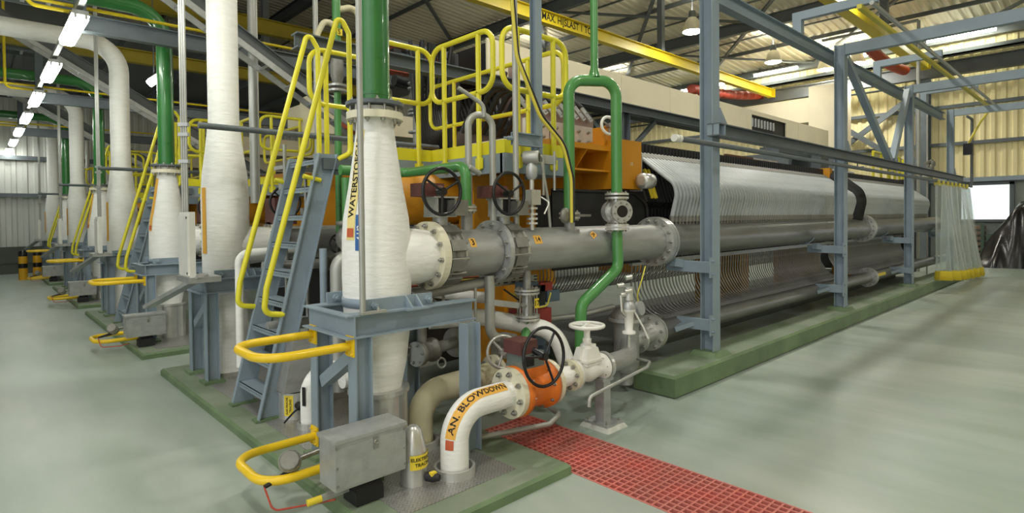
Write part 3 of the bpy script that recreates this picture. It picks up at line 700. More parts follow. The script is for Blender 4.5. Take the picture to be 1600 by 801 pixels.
T = thing('board_enclosure', 'tall plain cream boarded enclosure behind the second grey post', 'enclosure', (24.5, 8.3, 0))
MB().box(24.0, 25, 7.3, 8.5, 4.3, 6.75).build('tall_box', 'cream_board', T)
MB().box(24.1, 25, 8.5, 11.6, 5.4, 6.35).build('low_box', 'cream_board', T)
MB().box(24.2, 25, 7.4, 11.6, 0, 4.3).build('core', 'steel_dark', T)
T = thing('bus_connector', 'dark bus bridge on top of the middle of the cell stack', 'connector', (13.6, 5.4, 2.67))
MB().box(12.2, 14.6, 4.9, 5.3, 3.05, 3.18).build('bridge_beam', 'steel_dark', T)
MB().box(14.0, 14.5, 4.7, 5.4, 2.67, 3.3).build('bridge_box', 'steel_dark', T)
for k in range(6): MB().box(9.9+.38*k, 10.24+.38*k, 4.9, 4.95, 2.67, 2.86).build('bus_plate', 'copper_plate' if k > 2 else 'brown_panel', T)
MB().tube([(11, 5.2, 2.75), (13, 5.1, 2.72), (14.5, 5.2, 2.8)], .12, 8).build('cable_bundle', 'cable_black', T)
for k in range(22): 
    MB().bar((15.2+.12*k, 5.0, 2.68), (15.08+.12*k, 5.1, 2.9), .07, .02, (0, 1, 0)).build('cable_lug', 'galvanised', T)
# ================================================================ REPEATED UNITS ALONG THE LEFT AISLE (pitch 5.9)
PITCH_Y = 5.9
ORD = ['nearest', 'second', 'third', 'farthest']
def wheel(parent, c, axis, R, r, m_rim, spokes=3, hub=.025, ph=.3, name='handwheel'):
    c = V(c); x, y, d = frame_of(axis)
    h = MB().torus(c, d, R, r, 36, 8).build(name, m_rim, parent)
    m = MB()
    for k in range(spokes):
        a = 2*PI*k/spokes+ph; m.cyl(c+d*.005, c+(x*math.cos(a)+y*math.sin(a))*R, r*.75, n=8)
    m.cyl(c-d*hub*1.4, c+d*hub*.8, hub, n=14); m.build('spokes', m_rim, h); return h
def hpost(mb, x, y, z0, z1, hx=.12, wy=.1): return mb.ibeam((x, y, z0), (x, y, z1), hx, wy, .01, (1, 0, 0))

def support_frame(y0, y1, yc, name_label, unit, xr=2.6):     # two posts on the aisle side, one behind, beams, clamp
    z = 1.075; t = thing('support_frame', name_label, 'frame', (2.1, yc, .08), 'blue-grey support frames')
    for y in (y0, y1): hpost(MB(), 1.80, y, .08, z-.075).build('post', 'steel_blue', t)
    for y in (y0-.12, y1+.1): hpost(MB(), xr, y, .08, z-.075).build('post', 'steel_blue', t)
    for y in (y0, y1):
        s = -1 if y == y0 else 1
        MB().ibeam((1.74, y, z), (2.72, y+.0, z), .15, .11, .012).build('beam', 'steel_blue', t)
    m = MB().channel((1.745, y1+.05, z), (1.745, y0-.05, z), .15, .06, .01); m.build('end_beam', 'steel_blue', t)
    MB().bar((1.8, y0+.06, .88), (1.8, y1-.06, .62), .08, .08).build('brace', 'steel_blue', t)
    MB().box(1.741, 1.745, yc-.1, yc+.04, 1.07, 1.085).build('label_plate', 'white_paint', t)
    cl = MB().lathe([(.235, 1.15), (.252, 1.15), (.252, 1.215), (.235, 1.215)], (2.1, yc, 0), n=32, cap=False).build('clamp_ring', 'steel_blue', t)
    for s in (-1, 1):
        y = yc+s*.27
        MB().box(1.84, 2.36, y-.012, y+.012, 1.15, 1.23).build('clamp_bar', 'steel_blue', cl)
        m = MB()
        for x in (1.9, 2.32): m.hexbolt((x, y-.012, 1.19), (0, -1, 0), .026, .025)
        m.build('bolts', 'steel_blue', cl, kind='stuff')
        m = MB()
        for x in (2.14, 2.22): m.add([(x, y-.012, 1.15), (x, y-.012, 1.23), (x, y-.1, 1.15), (x+.012, y-.012, 1.15), (x+.012, y-.012, 1.23), (x+.012, y-.1, 1.15)], [(0, 1, 2), (5, 4, 3), (0, 3, 4, 1), (1, 4, 5, 2), (2, 5, 3, 0)])
        m.box(2.1, 2.28, y-.11, y, 1.14, 1.152); m.build('lug', 'steel_blue', cl)
    for y in (y0, y1):
        MB().box(1.70, 1.9, y-.1, y+.1, .075, .105).build('base_pad', 'kerb_green', t)
    return t
def bump_rail(y0, y1, z, xp, xt, label):
    t = thing('bump_rail', label, 'rail', (xp-.2, (y0+y1)/2, z), 'yellow bump rails')
    MB().tube([(xp, y0, z), (xt, y0, z), (xt, y1, z), (xp, y1, z)], .0275, 12, .17, 7).build('rail', 'yellow_warm', t)
    for y in (y0, y1):
        pl_ = MB().box(xp-.008, xp+.004, y-.05, y+.05, z-.065, z+.065).build('mounting_plate', 'yellow_warm', t)
        m = MB()
        for i in (-.035, .035):
            for j in (-.048, .048): m.hexbolt((xp-.008, y+i, z+j), (-1, 0, 0), .009, .007)
        m.build('bolts', 'yellow_warm', pl_, kind='stuff')
    return t

def unit(k):
    Y = PITCH_Y*k; o = ORD[k]; YC = 3.62+Y
    full = k < 2
    # gas column: wrapped reducer on a steel drum with a flange on top
    t = thing('reducer_column', '%s white wrapped conical column under a green pipe' % o if k else 'nearest white wrapped conical column under a green pipe, beside the ladder', 'column', (2.09, YC, .08), 'white reducer columns')
    body = MB().lathe([(.16, .56), (.2, .75), (.228, 1.0), (.236, 1.2), (.24, 1.35), (.236, 1.62), (.226, 1.76), (.19, 1.96), (.157, 2.18), (.13, 2.38), (.128, 2.44)], (2.09, YC, 0), n=40, cap=False).build('wrapped_reducer', 'white_wrap', t)
    MB().ring((2.09, YC, 2.465), (0, 0, 1), .195, .1, .05, 36).build('flange', 'cream_paint', t)
    MB().cyl((2.09, YC, 2.49), (2.09, YC, 2.53), .13, n=28).build('gasket_neck', 'white_paint', t)
    m = MB().bolts((2.09, YC, 2.44), (0, 0, -1), .165, 10, .016, .016); m.bolts((2.09, YC, 2.56), (0, 0, 1), .165, 10, .014, .014)
    for i in range(10):
        a = 2*PI*i/10+.2; m.cyl((2.09+.165*math.cos(a), YC+.165*math.sin(a), 2.48), (2.09+.165*math.cos(a), YC+.165*math.sin(a), 2.54), .01, n=6)
    m.build('bolts', 'bolt_steel', t, kind='stuff')
    m = MB().cyl((2.09, YC, .08), (2.09, YC, .54), .2, n=36).ring((2.09, YC, .55), (0, 0, 1), .215, .14, .03, 36)
    dr = m.build('steel_drum', 'stainless', t)
    m = MB()
    for a in (4.1, 5.0, 5.9): m.bar((2.09+.2*math.cos(a), YC+.2*math.sin(a), .09), (2.09+.2*math.cos(a), YC+.2*math.sin(a), .54), .02, .006, (math.cos(a), math.sin(a), 0))
    m.build('drum_seams', 'galvanised', dr, kind='stuff')
    MB().tube([(2.09, YC, 1.47), (2.3, YC, 1.47), (2.42, YC, 1.47), (2.5, YC, 1.47)], .2, 28, radii=[.215, .215, .205, .195]).build('side_nozzle', 'white_wrap', t)
    MB().disc((2.53, YC, 1.47), (1, 0, 0), .258, .06, 40).build('nozzle_flange', 'cream_paint', t)
    for i in range(12):
        a = 2*PI*i/12+.1; b_ = MB().hexbolt((2.50, YC+.225*math.cos(a), 1.47+.225*math.sin(a)), (-1, 0, 0), .02, .02).build('bolt', 'bolt_steel', t)
    # sticker with lettering down the aisle side
    prof = [(1.0, .228), (1.35, .24), (1.62, .236), (1.76, .226), (1.96, .19), (2.18, .157), (2.38, .13)]
    def rad(z):
        for (a, ra), (b, rb) in zip(prof, prof[1:]):
            if a <= z <= b: return ra+(rb-ra)*(z-a)/(b-a)
        return prof[-1][1]
    def on(ang, lift):
        return lambda u, v: (2.09+(rad(z_(u))+lift)*math.cos(ang-v/rad(z_(u))), YC+(rad(z_(u))+lift)*math.sin(ang-v/rad(z_(u))), z_(u))
    z_ = lambda u: 1.985+u
    ang = math.radians(193)
    st = patch(MB(), .75, .075, on(ang, .003), 24, 3).build('name_sticker', 'sticker_orange' if k else 'sticker_pale', t)
    if k == 0: lettering(MB(), 'WATERSTOFGAS', .07, lambda u, v: on(ang, .005)(u*1.02+.05, v)).build('lettering', 'ink_black', st)
    z_ = lambda u: 1.66+u
    patch(MB(), .06, .06, on(ang, .006), 3, 2).build('hazard_square', 'sticker_red', st)
    if k == 0:
        a2 = math.radians(212); z_ = lambda u: 1.66+u
        bl = patch(MB(), .24, .065, on(a2, .003), 8, 3).build('blue_sticker', 'sticker_blue', t, 'blue sticker with an arrow')
        lettering(MB(), '4 H2', .05, on(a2, .005)).build('lettering', 'ink_white', bl)
    # deep green gas pipe with elbow to the aisle side
    t = thing('gas_pipe', {0: 'tall green pipe bolted on the nearest white column, leaving the top of the picture', 1: 'big green pipe bending left overhead, second from the front', 2: 'green overhead pipe, third from the front', 3: 'green overhead pipe, farthest along the aisle'}[k], 'pipe', (2.09, YC, 2.53), 'green gas pipes')
    MB().tube([(2.09, YC, 2.54), (2.09, YC, 4.76), (-6.9, YC, 4.76)], .105, 24, .42, 9).build('pipe', 'green_deep', t)
    MB().disc((2.09, YC, 2.548), (0, 0, 1), .2, .024, 36).build('flange', 'steel_dark', t)
    MB().ring((2.09, YC, 2.62), (0, 0, 1), .108, .1, .02, 24).build('weld_ring', 'green_deep', t)
    # second, taller white column
    YW = YC+3.13
    t = thing('wrapped_column', {0: 'tall white wrapped column left of the ladder, rising out of the picture', 1: 'tall white wrapped column bending left overhead, nearest such bend', 2: 'white wrapped column bending left overhead, second such bend', 3: 'white wrapped column at the far end beside the green pipe'}[k], 'column', (2.04, YW, .08), 'tall white columns')
    MB().lathe([(.205, .1), (.205, .9), (.235, 1.2), (.238, 1.6), (.24, 2.0), (.225, 2.25), (.19, 2.5), (.165, 2.75)], (2.04, YW, 0), n=40, cap=False).build('wrapped_vessel', 'white_wrap', t)
    MB().tube([(2.04, YW, 2.7), (2.04, YW, 4.98), (-6.9, YW, 4.98)], .155, 28, .5, 9, radii=None).build('wrapped_pipe', 'white_wrap', t)
    MB().ring((2.04, YW, .1), (0, 0, 1), .23, .2, .05, 36).build('floor_collar', 'stainless', t)
    MB().tube([(2.04, YW, 1.47), (2.3, YW, 1.47), (2.5, YW, 1.47)], .19, 24, radii=[.22, .21, .19]).build('side_nozzle', 'white_wrap', t)
    MB().disc((2.53, YW, 1.47), (1, 0, 0), .258, .06, 36).build('nozzle_flange', 'cream_paint', t)
    MB().bolts((2.50, YW, 1.47), (-1, 0, 0), .225, 12, .02, .02).build('bolts', 'bolt_steel', t, kind='stuff')
    z2_ = lambda u: 1.75+u
    m = patch(MB(), .7, .07, lambda u, v: (2.04+.243*math.cos(math.radians(195)+v/.24), YW+.243*math.sin(math.radians(195)+v/.24), 1.75+u), 10, 3); m.build('name_sticker', 'sticker_orange', t)
    # valve and pipe behind the columns
    if k:
        for yy, nm in ((YC, 'reducer'), (YW, 'tall')):
            t = thing('header_stub', 'dull steel header stub behind the %s %s column' % (o, 'conical' if nm == 'reducer' else 'tall white'), 'pipe', (3.3, yy, 1.2), 'header stubs')
            MB().cyl((2.6, yy, 1.47), (5.2, yy, 1.47), .18, n=24).build('pipe', 'stainless_pipe', t)
            MB().disc((2.62, yy, 1.47), (1, 0, 0), .24, .08, 28).build('valve_body', 'cast_grey', t)
            wheel(t, (2.6, yy-.25, 1.95), (0, -1, 0), .17, .014, 'black_gloss')
            MB().box(2.5, 2.75, yy-.2, yy+.1, 1.7, 2.0).build('gearbox', 'maroon', t)
    else:
        yy = YW
        t = thing('header_stub', 'dull steel header stub half hidden behind the ladder', 'pipe', (3.3, yy, 1.2), 'header stubs')
        MB().cyl((2.6, yy, 1.47), (5.2, yy, 1.47), .18, n=24).build('pipe', 'stainless_pipe', t)
        MB().disc((2.62, yy, 1.47), (1, 0, 0), .24, .08, 28).build('valve_body', 'cast_grey', t)
        wheel(t, (2.6, yy-.25, 1.95), (0, -1, 0), .17, .014, 'black_gloss')
        MB().box(2.5, 2.75, yy-.2, yy+.1, 1.7, 2.0).build('gearbox', 'maroon', t)
    # frames
    support_frame(3.34+Y, 3.9+Y, YC, '%s blue-grey frame holding a conical white column, with yellow bump rails' % o, k)
    support_frame(6.47+Y, 7.03+Y, YW, '%s blue-grey frame holding a tall straight white column' % o, k)
    if k == 0:
        bump_rail(3.345, 3.885, .95, 1.735, 1.19, 'upper yellow bump rail nearest the camera, at hip height')
        bump_rail(3.345, 3.885, .235, 1.735, 1.19, 'lower yellow bump rail nearest the camera, near the floor')
    else:
        bump_rail(3.345+Y, 3.885+Y, .93, 1.735, 1.17, 'upper yellow bump rail, %s from the camera' % o)
        bump_rail(3.345+Y, 3.885+Y, .16, 1.735, 1.17, 'lower yellow bump rail, %s from the camera' % o)
    # ladder
    t = thing('step_ladder', '%s steep blue-grey ship ladder with yellow handrails' % o, 'ladder', (1.9, 5.2+Y, .08), 'ship ladders')
    a0, a1 = V((1.70, 0, .08)), V((2.26, 0, 2.34)); dd = (a1-a0).normalized(); nx = V((dd.z, 0, -dd.x))
    for y, s in ((4.93+Y, 1), (5.52+Y, -1)):
        p0 = V((a0.x, y, a0.z)); p1 = V((a1.x, y, a1.z))
        m = MB(); W = .17; tt = .01; fl_ = .05
        q = [(0, 0), (W, 0), (W, fl_), (W-tt, fl_), (W-tt, tt), (tt, tt), (tt, fl_), (0, fl_)]
        # web faces outwards, flanges turn outwards too
        vs = []
        for p, e in ((p0, 0), (p1, 1)):
            for i, j in q:
                v = p+V((1, 0, 0))*i*1.03+V((0, -s*j, 0)); v.z = p.z; vs.append(v)
        n = 8; m.add(vs, [(i, (i+1) % n, n+(i+1) % n, n+i) for i in range(n)]+[(0, 1, 2, 3, 4, 5, 6, 7)[::-1], tuple(range(8, 16))]); m.build('stringer', 'steel_blue', t)
        MB().box(1.68, 1.9, y-.05, y+.05, .078, .095).build('foot_plate', 'kerb_green', t)
    for i in range(9):
        z = .285+.2515*i; x = a0.x+(a1.x-a0.x)*(z-a0.z)/(a1.z-a0.z)
        m = MB().box(x+.01, x+.165, 4.935+Y, 5.515+Y, z-.006, z).box(x+.01, x+.016, 4.935+Y, 5.515+Y, z-.05, z); tr = m.build('tread', 'steel_blue', t)
        m = MB()
        for j in range(14): m.cyl((x+.0105, 4.97+.04*j+Y, z-.025), (x+.0085, 4.97+.04*j+Y, z-.025), .009, n=8)
        if k == 0: m.build('grip_holes', 'steel_dark', tr, kind='stuff')
    for y, w_ in ((4.9+Y, 'near'), (5.55+Y, 'far')):
        h = MB().tube([(1.93, y, .945), (1.765, y, .97), (1.79, y, 1.18), (2.47, y, 3.62), (2.57, y, 3.46), (2.57, y, 2.36), (2.44, y, 2.29)], .0245, 10, .07, 6).build('handrail', 'yellow_rail', t)
        MB().tube([(2.12, y, 2.13), (2.28, y+.01, 2.10)], .021, 8).build('bracket', 'yellow_rail', h)
    # platform with toe boards and guard rails
    t = thing('platform', {0: 'nearest blue-grey platform with yellow toe boards and guard rails', 1: 'second platform with yellow guard rails, seen between the white columns'}.get(k, '%s yellow railed platform along the aisle' % o), 'platform', (3.5, 5.5+Y, 2.2), 'railed platforms')
    yb = 6.35+Y
    MB().box(2.42, 4.4, 5.0+Y, yb, 2.29, 2.33).box(3.56, 4.4, 3.88+Y, 5.0+Y, 2.29, 2.33).build('deck', 'galvanised', t)
    for a, b in (((2.25, 4.93), (3.52, 4.98)), ((3.50, 3.84), (3.55, 4.98)), ((3.50, 3.82), (4.42, 3.87)), ((4.38, 3.85), (4.43, 6.35))):
        MB().box(a[0], b[0], a[1]+Y, b[1]+Y, 2.16, 2.335).build('edge_beam', 'steel_blue', t)
    for a, b in (((2.62, 4.965), (3.54, 4.977)), ((3.528, 3.84), (3.54, 4.97)), ((3.53, 3.838), (4.42, 3.85)), ((4.40, 3.85), (4.412, 6.35))):
        MB().box(a[0], b[0], a[1]+Y, b[1]+Y, 2.34, 2.46).build('toe_board', 'yellow_rail', t)
    def panel(a, b, z0=2.92, z1=3.47, posts=True):
        a, b = V((a[0], a[1]+Y, 0)), V((b[0], b[1]+Y, 0)); d = (b-a)
        m = MB().tube([(a.x, a.y, z1), (b.x, b.y, z1), (b.x, b.y, z0), (a.x, a.y, z0)], .0255, 10, .15, 6, closed=True)
        g = m.build('guard_rail', 'yellow_rail', t)
        for q in ((.22, .78) if d.length > .45 else (.5,)):
            p = a+d*q; MB().cyl((p.x, p.y, 2.2), (p.x, p.y, z1), .0255, n=10).build('stanchion', 'yellow_rail', g)
            nn = V((d.y, -d.x, 0)).normalized()
            MB().bar((p.x, p.y, 2.21), (p.x, p.y, 2.31), .1, .012, tuple(nn)).build('stanchion_plate', 'yellow_rail', g)
    panel((2.72, 4.93), (3.52, 4.93)); panel((3.48, 4.88), (3.48, 3.93)); panel((3.48, 3.81), (4.34, 3.81)); panel((4.46, 3.95), (4.46, 6.3))
    panel((2.50, 5.6), (3.3, 5.6))
    for x in (2.75, 4.3):
        MB().ibeam((x, 5.3+Y, .09), (x, 5.3+Y, 2.18), .1, .1, .01).build('leg', 'steel_dark', t)
    m = MB().box(2.3, 2.75, 4.88+Y, 4.93+Y, 2.2, 2.3).box(2.42, 2.56, 4.84+Y, 4.88+Y, 2.2, 2.26); m.build('side_bracket', 'steel_dark', t)
    # galvanised control box on a foot, with lid and catch
    bx0, bx1, by0, by1 = 1.455, 1.91, 3.0+Y, 3.2+Y
    t = thing('control_box', '%s galvanised box on a dark foot beside a bump rail' % o, 'box', (1.7, 3.1+Y, .08), 'galvanised boxes')
    MB().box(bx0, bx1, by0, by1, .225, .50).build('body', 'galvanised', t)
    MB().box(bx0-.012, bx1+.008, by0-.01, by1+.01, .495, .515).build('lid', 'galvanised', t)
    MB().box(bx0, bx1, by0-.004, by0, .24, .47).build('front_panel', 'galvanised', t)
    MB().box(1.69, 1.72, by0-.012, by0, .41, .475).torus((1.705, by0-.014, .45), (0, 1, 0), .012, .004, 12, 6).build('catch', 'bolt_steel', t)
    m = MB()
    for z in (.26, .36, .47):
        m.hexbolt((bx0+.008, by0-.004, z), (0, -1, 0), .008, .006); m.hexbolt((bx1-.008, by0-.004, z), (0, -1, 0), .008, .006)
    m.build('screws', 'bolt_steel', t, kind='stuff')
    m = MB().box(1.6, 1.78, 3.04+Y, 3.2+Y, .08, .16); m.add([(1.6, 3.04+Y, .16), (1.78, 3.04+Y, .16), (1.78, 3.2+Y, .16), (1.6, 3.2+Y, .16), (1.65, 3.08+Y, .225), (1.76, 3.08+Y, .225), (1.76, 3.17+Y, .225), (1.65, 3.17+Y, .225)], [(0, 1, 5, 4), (1, 2, 6, 5), (2, 3, 7, 6), (3, 0, 4, 7)]); m.build('foot', 'black_rubber', t)
    # round field transmitter behind the lower bump rail
    t = thing('field_transmitter', '%s small grey round transmitter inside a lower bump rail' % o, 'transmitter', (1.45, 3.5+Y, .2), 'field transmitters')
    c = V((1.37, 3.42+Y, .30))
    MB().lathe([(.055, -.05), (.066, -.045), (.066, .04), (.058, .05)], c, (-.35, -.8, .5), 18).build('housing', 'galv_pipe', t)
    hc = MB(); ax = V((-.35, -.8, .5)).normalized(); hc.lathe([(.06, .05), (.06, .065), (.05, .07)], c, ax, 12); hc.build('cover', 'cast_grey', t)
    MB().cyl(c, c+V((.3, .02, .02)), .018, n=10).build('stem', 'bolt_steel', t)
    MB().cyl(c+V((-.02, -.03, -.05)), c+V((-.17, -.05, -.08)), .02, .012, 10).build('cable_gland', 'black_rubber', t)
    MB().tube([c+V((-.17, -.05, -.08)), c+V((-.15, -.12, -.2)), c+V((.05, -.2, -.2)), (1.5, 3.1+Y, .14)], .006, 6, .05).build('wire', 'hose_red', t)
    if k == 0: MB().cyl((1.36, 3.16+Y, .145), (1.44, 3.15+Y, .15), .02, n=10).build('end_cap', 'sticker_yellow', t); MB().bar((1.44, 3.15, .15), (1.62, 3.14, .16), .03, .03).build('channel', 'galvanised', t)
    # tall junction cabinet with conduit bundle and sloping cable tray
    t = thing('conduit_riser', {0: 'grey junction cabinet with triple conduits rising above it, nearest in the aisle', 1: 'second junction cabinet with conduits from the front'}.get(k, '%s junction cabinet with conduits along the aisle' % o), 'cabinet', (1.55, 6.1+Y, 1.1), 'conduit risers')
    sx = 1.51+(.08 if k else 0); MB().box(sx, sx+.05, 6.06+Y, 6.42+Y, 1.21, 1.835).build('cabinet', 'white_paint', t)
    MB().box(sx-.015, sx, 6.08+Y, 6.40+Y, 1.225, 1.80).build('cabinet_door', 'white_paint', t)
    m = MB()
    for z in (1.25, 1.78): m.cyl((sx-.013, 6.1+Y, z), (sx-.02, 6.1+Y, z), .012, n=8)
    m.build('screws', 'black_gloss', t, kind='stuff')
    for j in range(3): MB().cyl((sx+.06+.016*j, 6.52-.016*j+Y, 1.78), (sx+.06+.016*j, 6.52-.016*j+Y, 7.0 if k < 2 else 6.2), .0125, n=10).build('conduit', 'galv_pipe', t)
    for z in (2.35, 2.62, 2.72): MB().bar((sx+.04, 6.54+Y, z), (sx+.11, 6.47+Y, z), .04, .035).build('conduit_clip', 'galvanised', t)
    MB().cyl((1.6, 6.05+Y, 2.66), (4.4, 6.05+Y, 2.66), .03, n=8).build('cross_pipe', 'steel_dark', t)
    m = MB().section((1.62, 6.05+Y, 1.2), (1.32, 6.85+Y, .86), [(-.06, 0), (.06, 0), (.06, .035), (.05, .035), (.05, .01), (-.05, .01), (-.05, .035), (-.06, .035)]); m.build('cable_tray', 'galvanised', t)
    MB().box(1.5, 1.78, 6.05+Y, 6.5+Y, 1.155, 1.21).build('bracket', 'galvanised', t)
    # single conduit clamped to the frame
    if k < 1:
        single(MB().cyl((1.80, 3.30+Y, 1.16), (1.80, 3.30+Y, 7.0), .0195, n=12).box(1.77, 1.95, 3.255+Y, 3.30+Y, 1.15, 1.165).hexbolt((1.9, 3.28+Y, 1.165), (0, 0, 1), .012, .012), 'conduit', 'galv_pipe', {0: 'single grey conduit in front of the nearest green pipe', 1: 'single grey conduit near the second green pipe'}[k], 'conduit', 'single conduits')
    if k:   # overhead pipe rack
        yr = 9.05+PITCH_Y*(k-1)
        t = thing('rack_beam', {1: 'overhead grey rack beam crossing the second green pipe', 2: 'overhead grey rack beam crossing the third green pipe', 3: 'overhead grey rack beam farthest along the aisle'}[k], 'beam', (0, yr, 4.25), 'overhead rack beams')
        MB().ibeam((.95, yr, 4.26), (6.5, yr, 4.26), .22, .12, .015).build('beam', 'steel_dark', t)
        MB().box(1.0, 1.12, yr-.06, yr+.06, 4.37, 5.4).build('hanger', 'steel_dark', t)
        MB().ibeam((3.8, yr, .1), (3.8, yr, 4.15), .16, .16, .012).build('column', 'steel_dark', t)
        t = single(MB().tube([(-6, yr+.15, 4.5), (6.4, yr+.15, 4.5)], .022, 10).tube([(.55, yr+.15, 4.85), (.55, yr+.15, 4.42), (1.2, yr+.15, 4.42)], .025, 8, .1).tube([(.55, yr+.15, 4.85), (.55, yr+.15, 7 if k < 3 else 6.2)], .025, 8), 'yellow_gas_line', 'crane_yellow', {1: 'thin yellow line along the nearest overhead rack beam', 2: 'thin yellow line along the second overhead rack beam', 3: 'thin yellow line along the farthest overhead rack beam'}[k], 'pipe', 'thin yellow lines')
        yt = 8.05+PITCH_Y*(k-1)
        t = thing('cable_ladder', {1: 'nearest sloping cable ladder under the dark roof', 2: 'second sloping cable ladder under the dark roof', 3: 'farthest sloping cable ladder under the dark roof'}[k], 'cable ladder', (2.6, yt, 4), 'sloping cable ladders')
        A, B = V((.4, yt, 5.36)), V((5.2, yt, 2.52))
        dv = (B-A).normalized(); nn = V((dv.z, 0, -dv.x))
        for s in (-.18, .18): MB().bar(A+V((0, s, 0)), B+V((0, s, 0)), .02, .08, tuple(nn)).build('side_rail', 'galvanised', t)
        for i in range(14):
            p = A.lerp(B, (i+.5)/14); MB().bar(p+V((0, -.18, 0)), p+V((0, .18, 0)), .025, .025, tuple(nn)).build('rung', 'galvanised', t)
        MB().ibeam(A+V((0, .1, .22)), B+V((0, .1, .22)), .2, .1, .012).build('sloping_beam', 'roof_steel', t)
        # horizontal cable rack left of it
        t = thing('cable_rack', {1: 'nearest dark overhead cable rack with pale rungs at the left edge', 2: 'second dark overhead cable rack with pale rungs at the left edge', 3: 'farthest dark overhead cable rack at the left edge'}[k], 'cable rack', (-2, yr+1.6, 5.2), 'overhead cable racks')
        for zz_ in (4.95, 5.5):
            for s in (0, .5): MB().bar((-6, yr+1.4+s, zz_), (1.2, yr+1.4+s, zz_), .03, .08).build('side_rail', 'steel_dark', t)
            for i in range(24): MB().box(-5.8+.29*i, -5.75+.29*i, yr+1.4, yr+1.9, zz_-.02, zz_+.02).build('rung', 'galvanised' if i % 5 else 'bollard_yellow', t)
        MB().bar((1.0, yr+1.65, 4.7), (1.0, yr+1.65, 7), .06, .06).build('hanger', 'steel_dark', t)
for k in range(4): unit(k)
# cell stacks of the units behind, seen only in slivers
for k in (1, 2, 3):
    Y = PITCH_Y*k; t = thing('cell_stack', {1: 'dark cell stack standing behind the front one', 2: 'third dark cell stack, far behind', 3: 'rearmost dark cell stack by the back wall'}[k], 'electrolyser', (11, 5.2+Y, 0))
    MB().box(5.9, 18.7, 4.1+Y, 6.2+Y, 1.2, 2.66).build('cell_block', 'cell_black', t)
    MB().box(4.15, 5.8, 4.3+Y, 6.1+Y, 1.6, 2.6).build('press_frame', 'orange_frame', t); MB().box(4.3, 5.8, 4.35+Y, 6.05+Y, 0, 1.6).build('press_base', 'cell_black', t)
    MB().lathe([(.20, 0), (.26, .02), (.26, 1.3), (.2, 1.32)], (2.9, 4.95+Y, 1.95), (1, 0, 0), 24).build('cylinder', 'orange_frame', t)
    for x in (7, 11, 15): MB().box(x, x+.24, 4.4+Y, 5.9+Y, 0, 1.2).build('support_leg', 'orange_frame', t)
    MB().box(5.2, 18.5, 6+Y, 6.9+Y, 3.72, 4.22).build('board_duct', 'cream_board', t)
# bollards and plant at the far end of the aisle
for k, (x, y, l) in enumerate(((1.15, 23.0, 'left'), (1.5, 23.2, 'right'))):
    t = thing('bollard', '%s one of two yellow and black bollards at the far end of the aisle' % l, 'bollard', (x, y, 0), 'far bollards')
    MB().lathe([(.11, 0), (.11, .74)], (x, y, 0), n=16).build('post', 'bollard_yellow', t)
    MB().lathe([(.112, .36), (.112, .5)], (x, y, 0), n=16).build('black_band', 'black_gloss', t); MB().lathe([(.111, .72), (.111, .86), (.06, .9)], (x, y, 0), n=16).build('black_cap', 'black_gloss', t)
T = thing('green_cabinet', 'dark green cabinet against the white corrugated wall', 'cabinet', (2.9, 25.3, .0))
MB().box(2.35, 3.6, 25.0, 25.8, 0, 2.6).build('body', 'wood_green', T)
MB().box(2.38, 2.97, 24.98, 25.0, .1, 2.5).build('door', 'wood_green', T); MB().box(2.99, 3.57, 24.98, 25.0, .1, 2.5).build('door', 'wood_green', T)
t = thing('pipe_manifold', 'grey valve manifold on the far wall above the green cabinet', 'manifold', (2.5, 24.6, 2.3))
MB().cyl((2.0, 24.6, 2.55), (3.3, 24.6, 2.55), .08, n=12).build('pipe', 'galv_pipe', t)
for i in range(4): MB().disc((2.1+.3*i, 24.6, 2.55), (1, 0, 0), .17, .1, 14).build('flange', 'cast_grey', t); MB().cyl((2.2+.3*i, 24.6, 2.5), (2.2+.3*i, 24.5, 2.2), .05, n=8).build('valve', 'cast_grey', t)
MB().cyl((3.0, 24.6, 0), (3.0, 24.6, 4.6), .06, n=10).build('riser', 'galv_pipe', t)
# ================================================================ FOREGROUND PIPEWORK OF THE NEAREST UNIT
def tag_on_pipe(parent, s, x, yc, zc, r, ang, w_=.07, h_=.07, size=.055, bg_='sticker_orange', tilt=0):
    def fn(lift):
        def g(u, v):
            u, v = u*math.cos(tilt)-v*math.sin(tilt), u*math.sin(tilt)+v*math.cos(tilt)
            a = ang+v/r; return (x+u, yc-(r+lift)*math.cos(a), zc+(r+lift)*math.sin(a))
        return g
    st = patch(MB(), w_, h_, fn(.002), 4, 4).build('number_tag', bg_, parent)
    lettering(MB(), s, size, fn(.004)).build('lettering', 'ink_black', st)

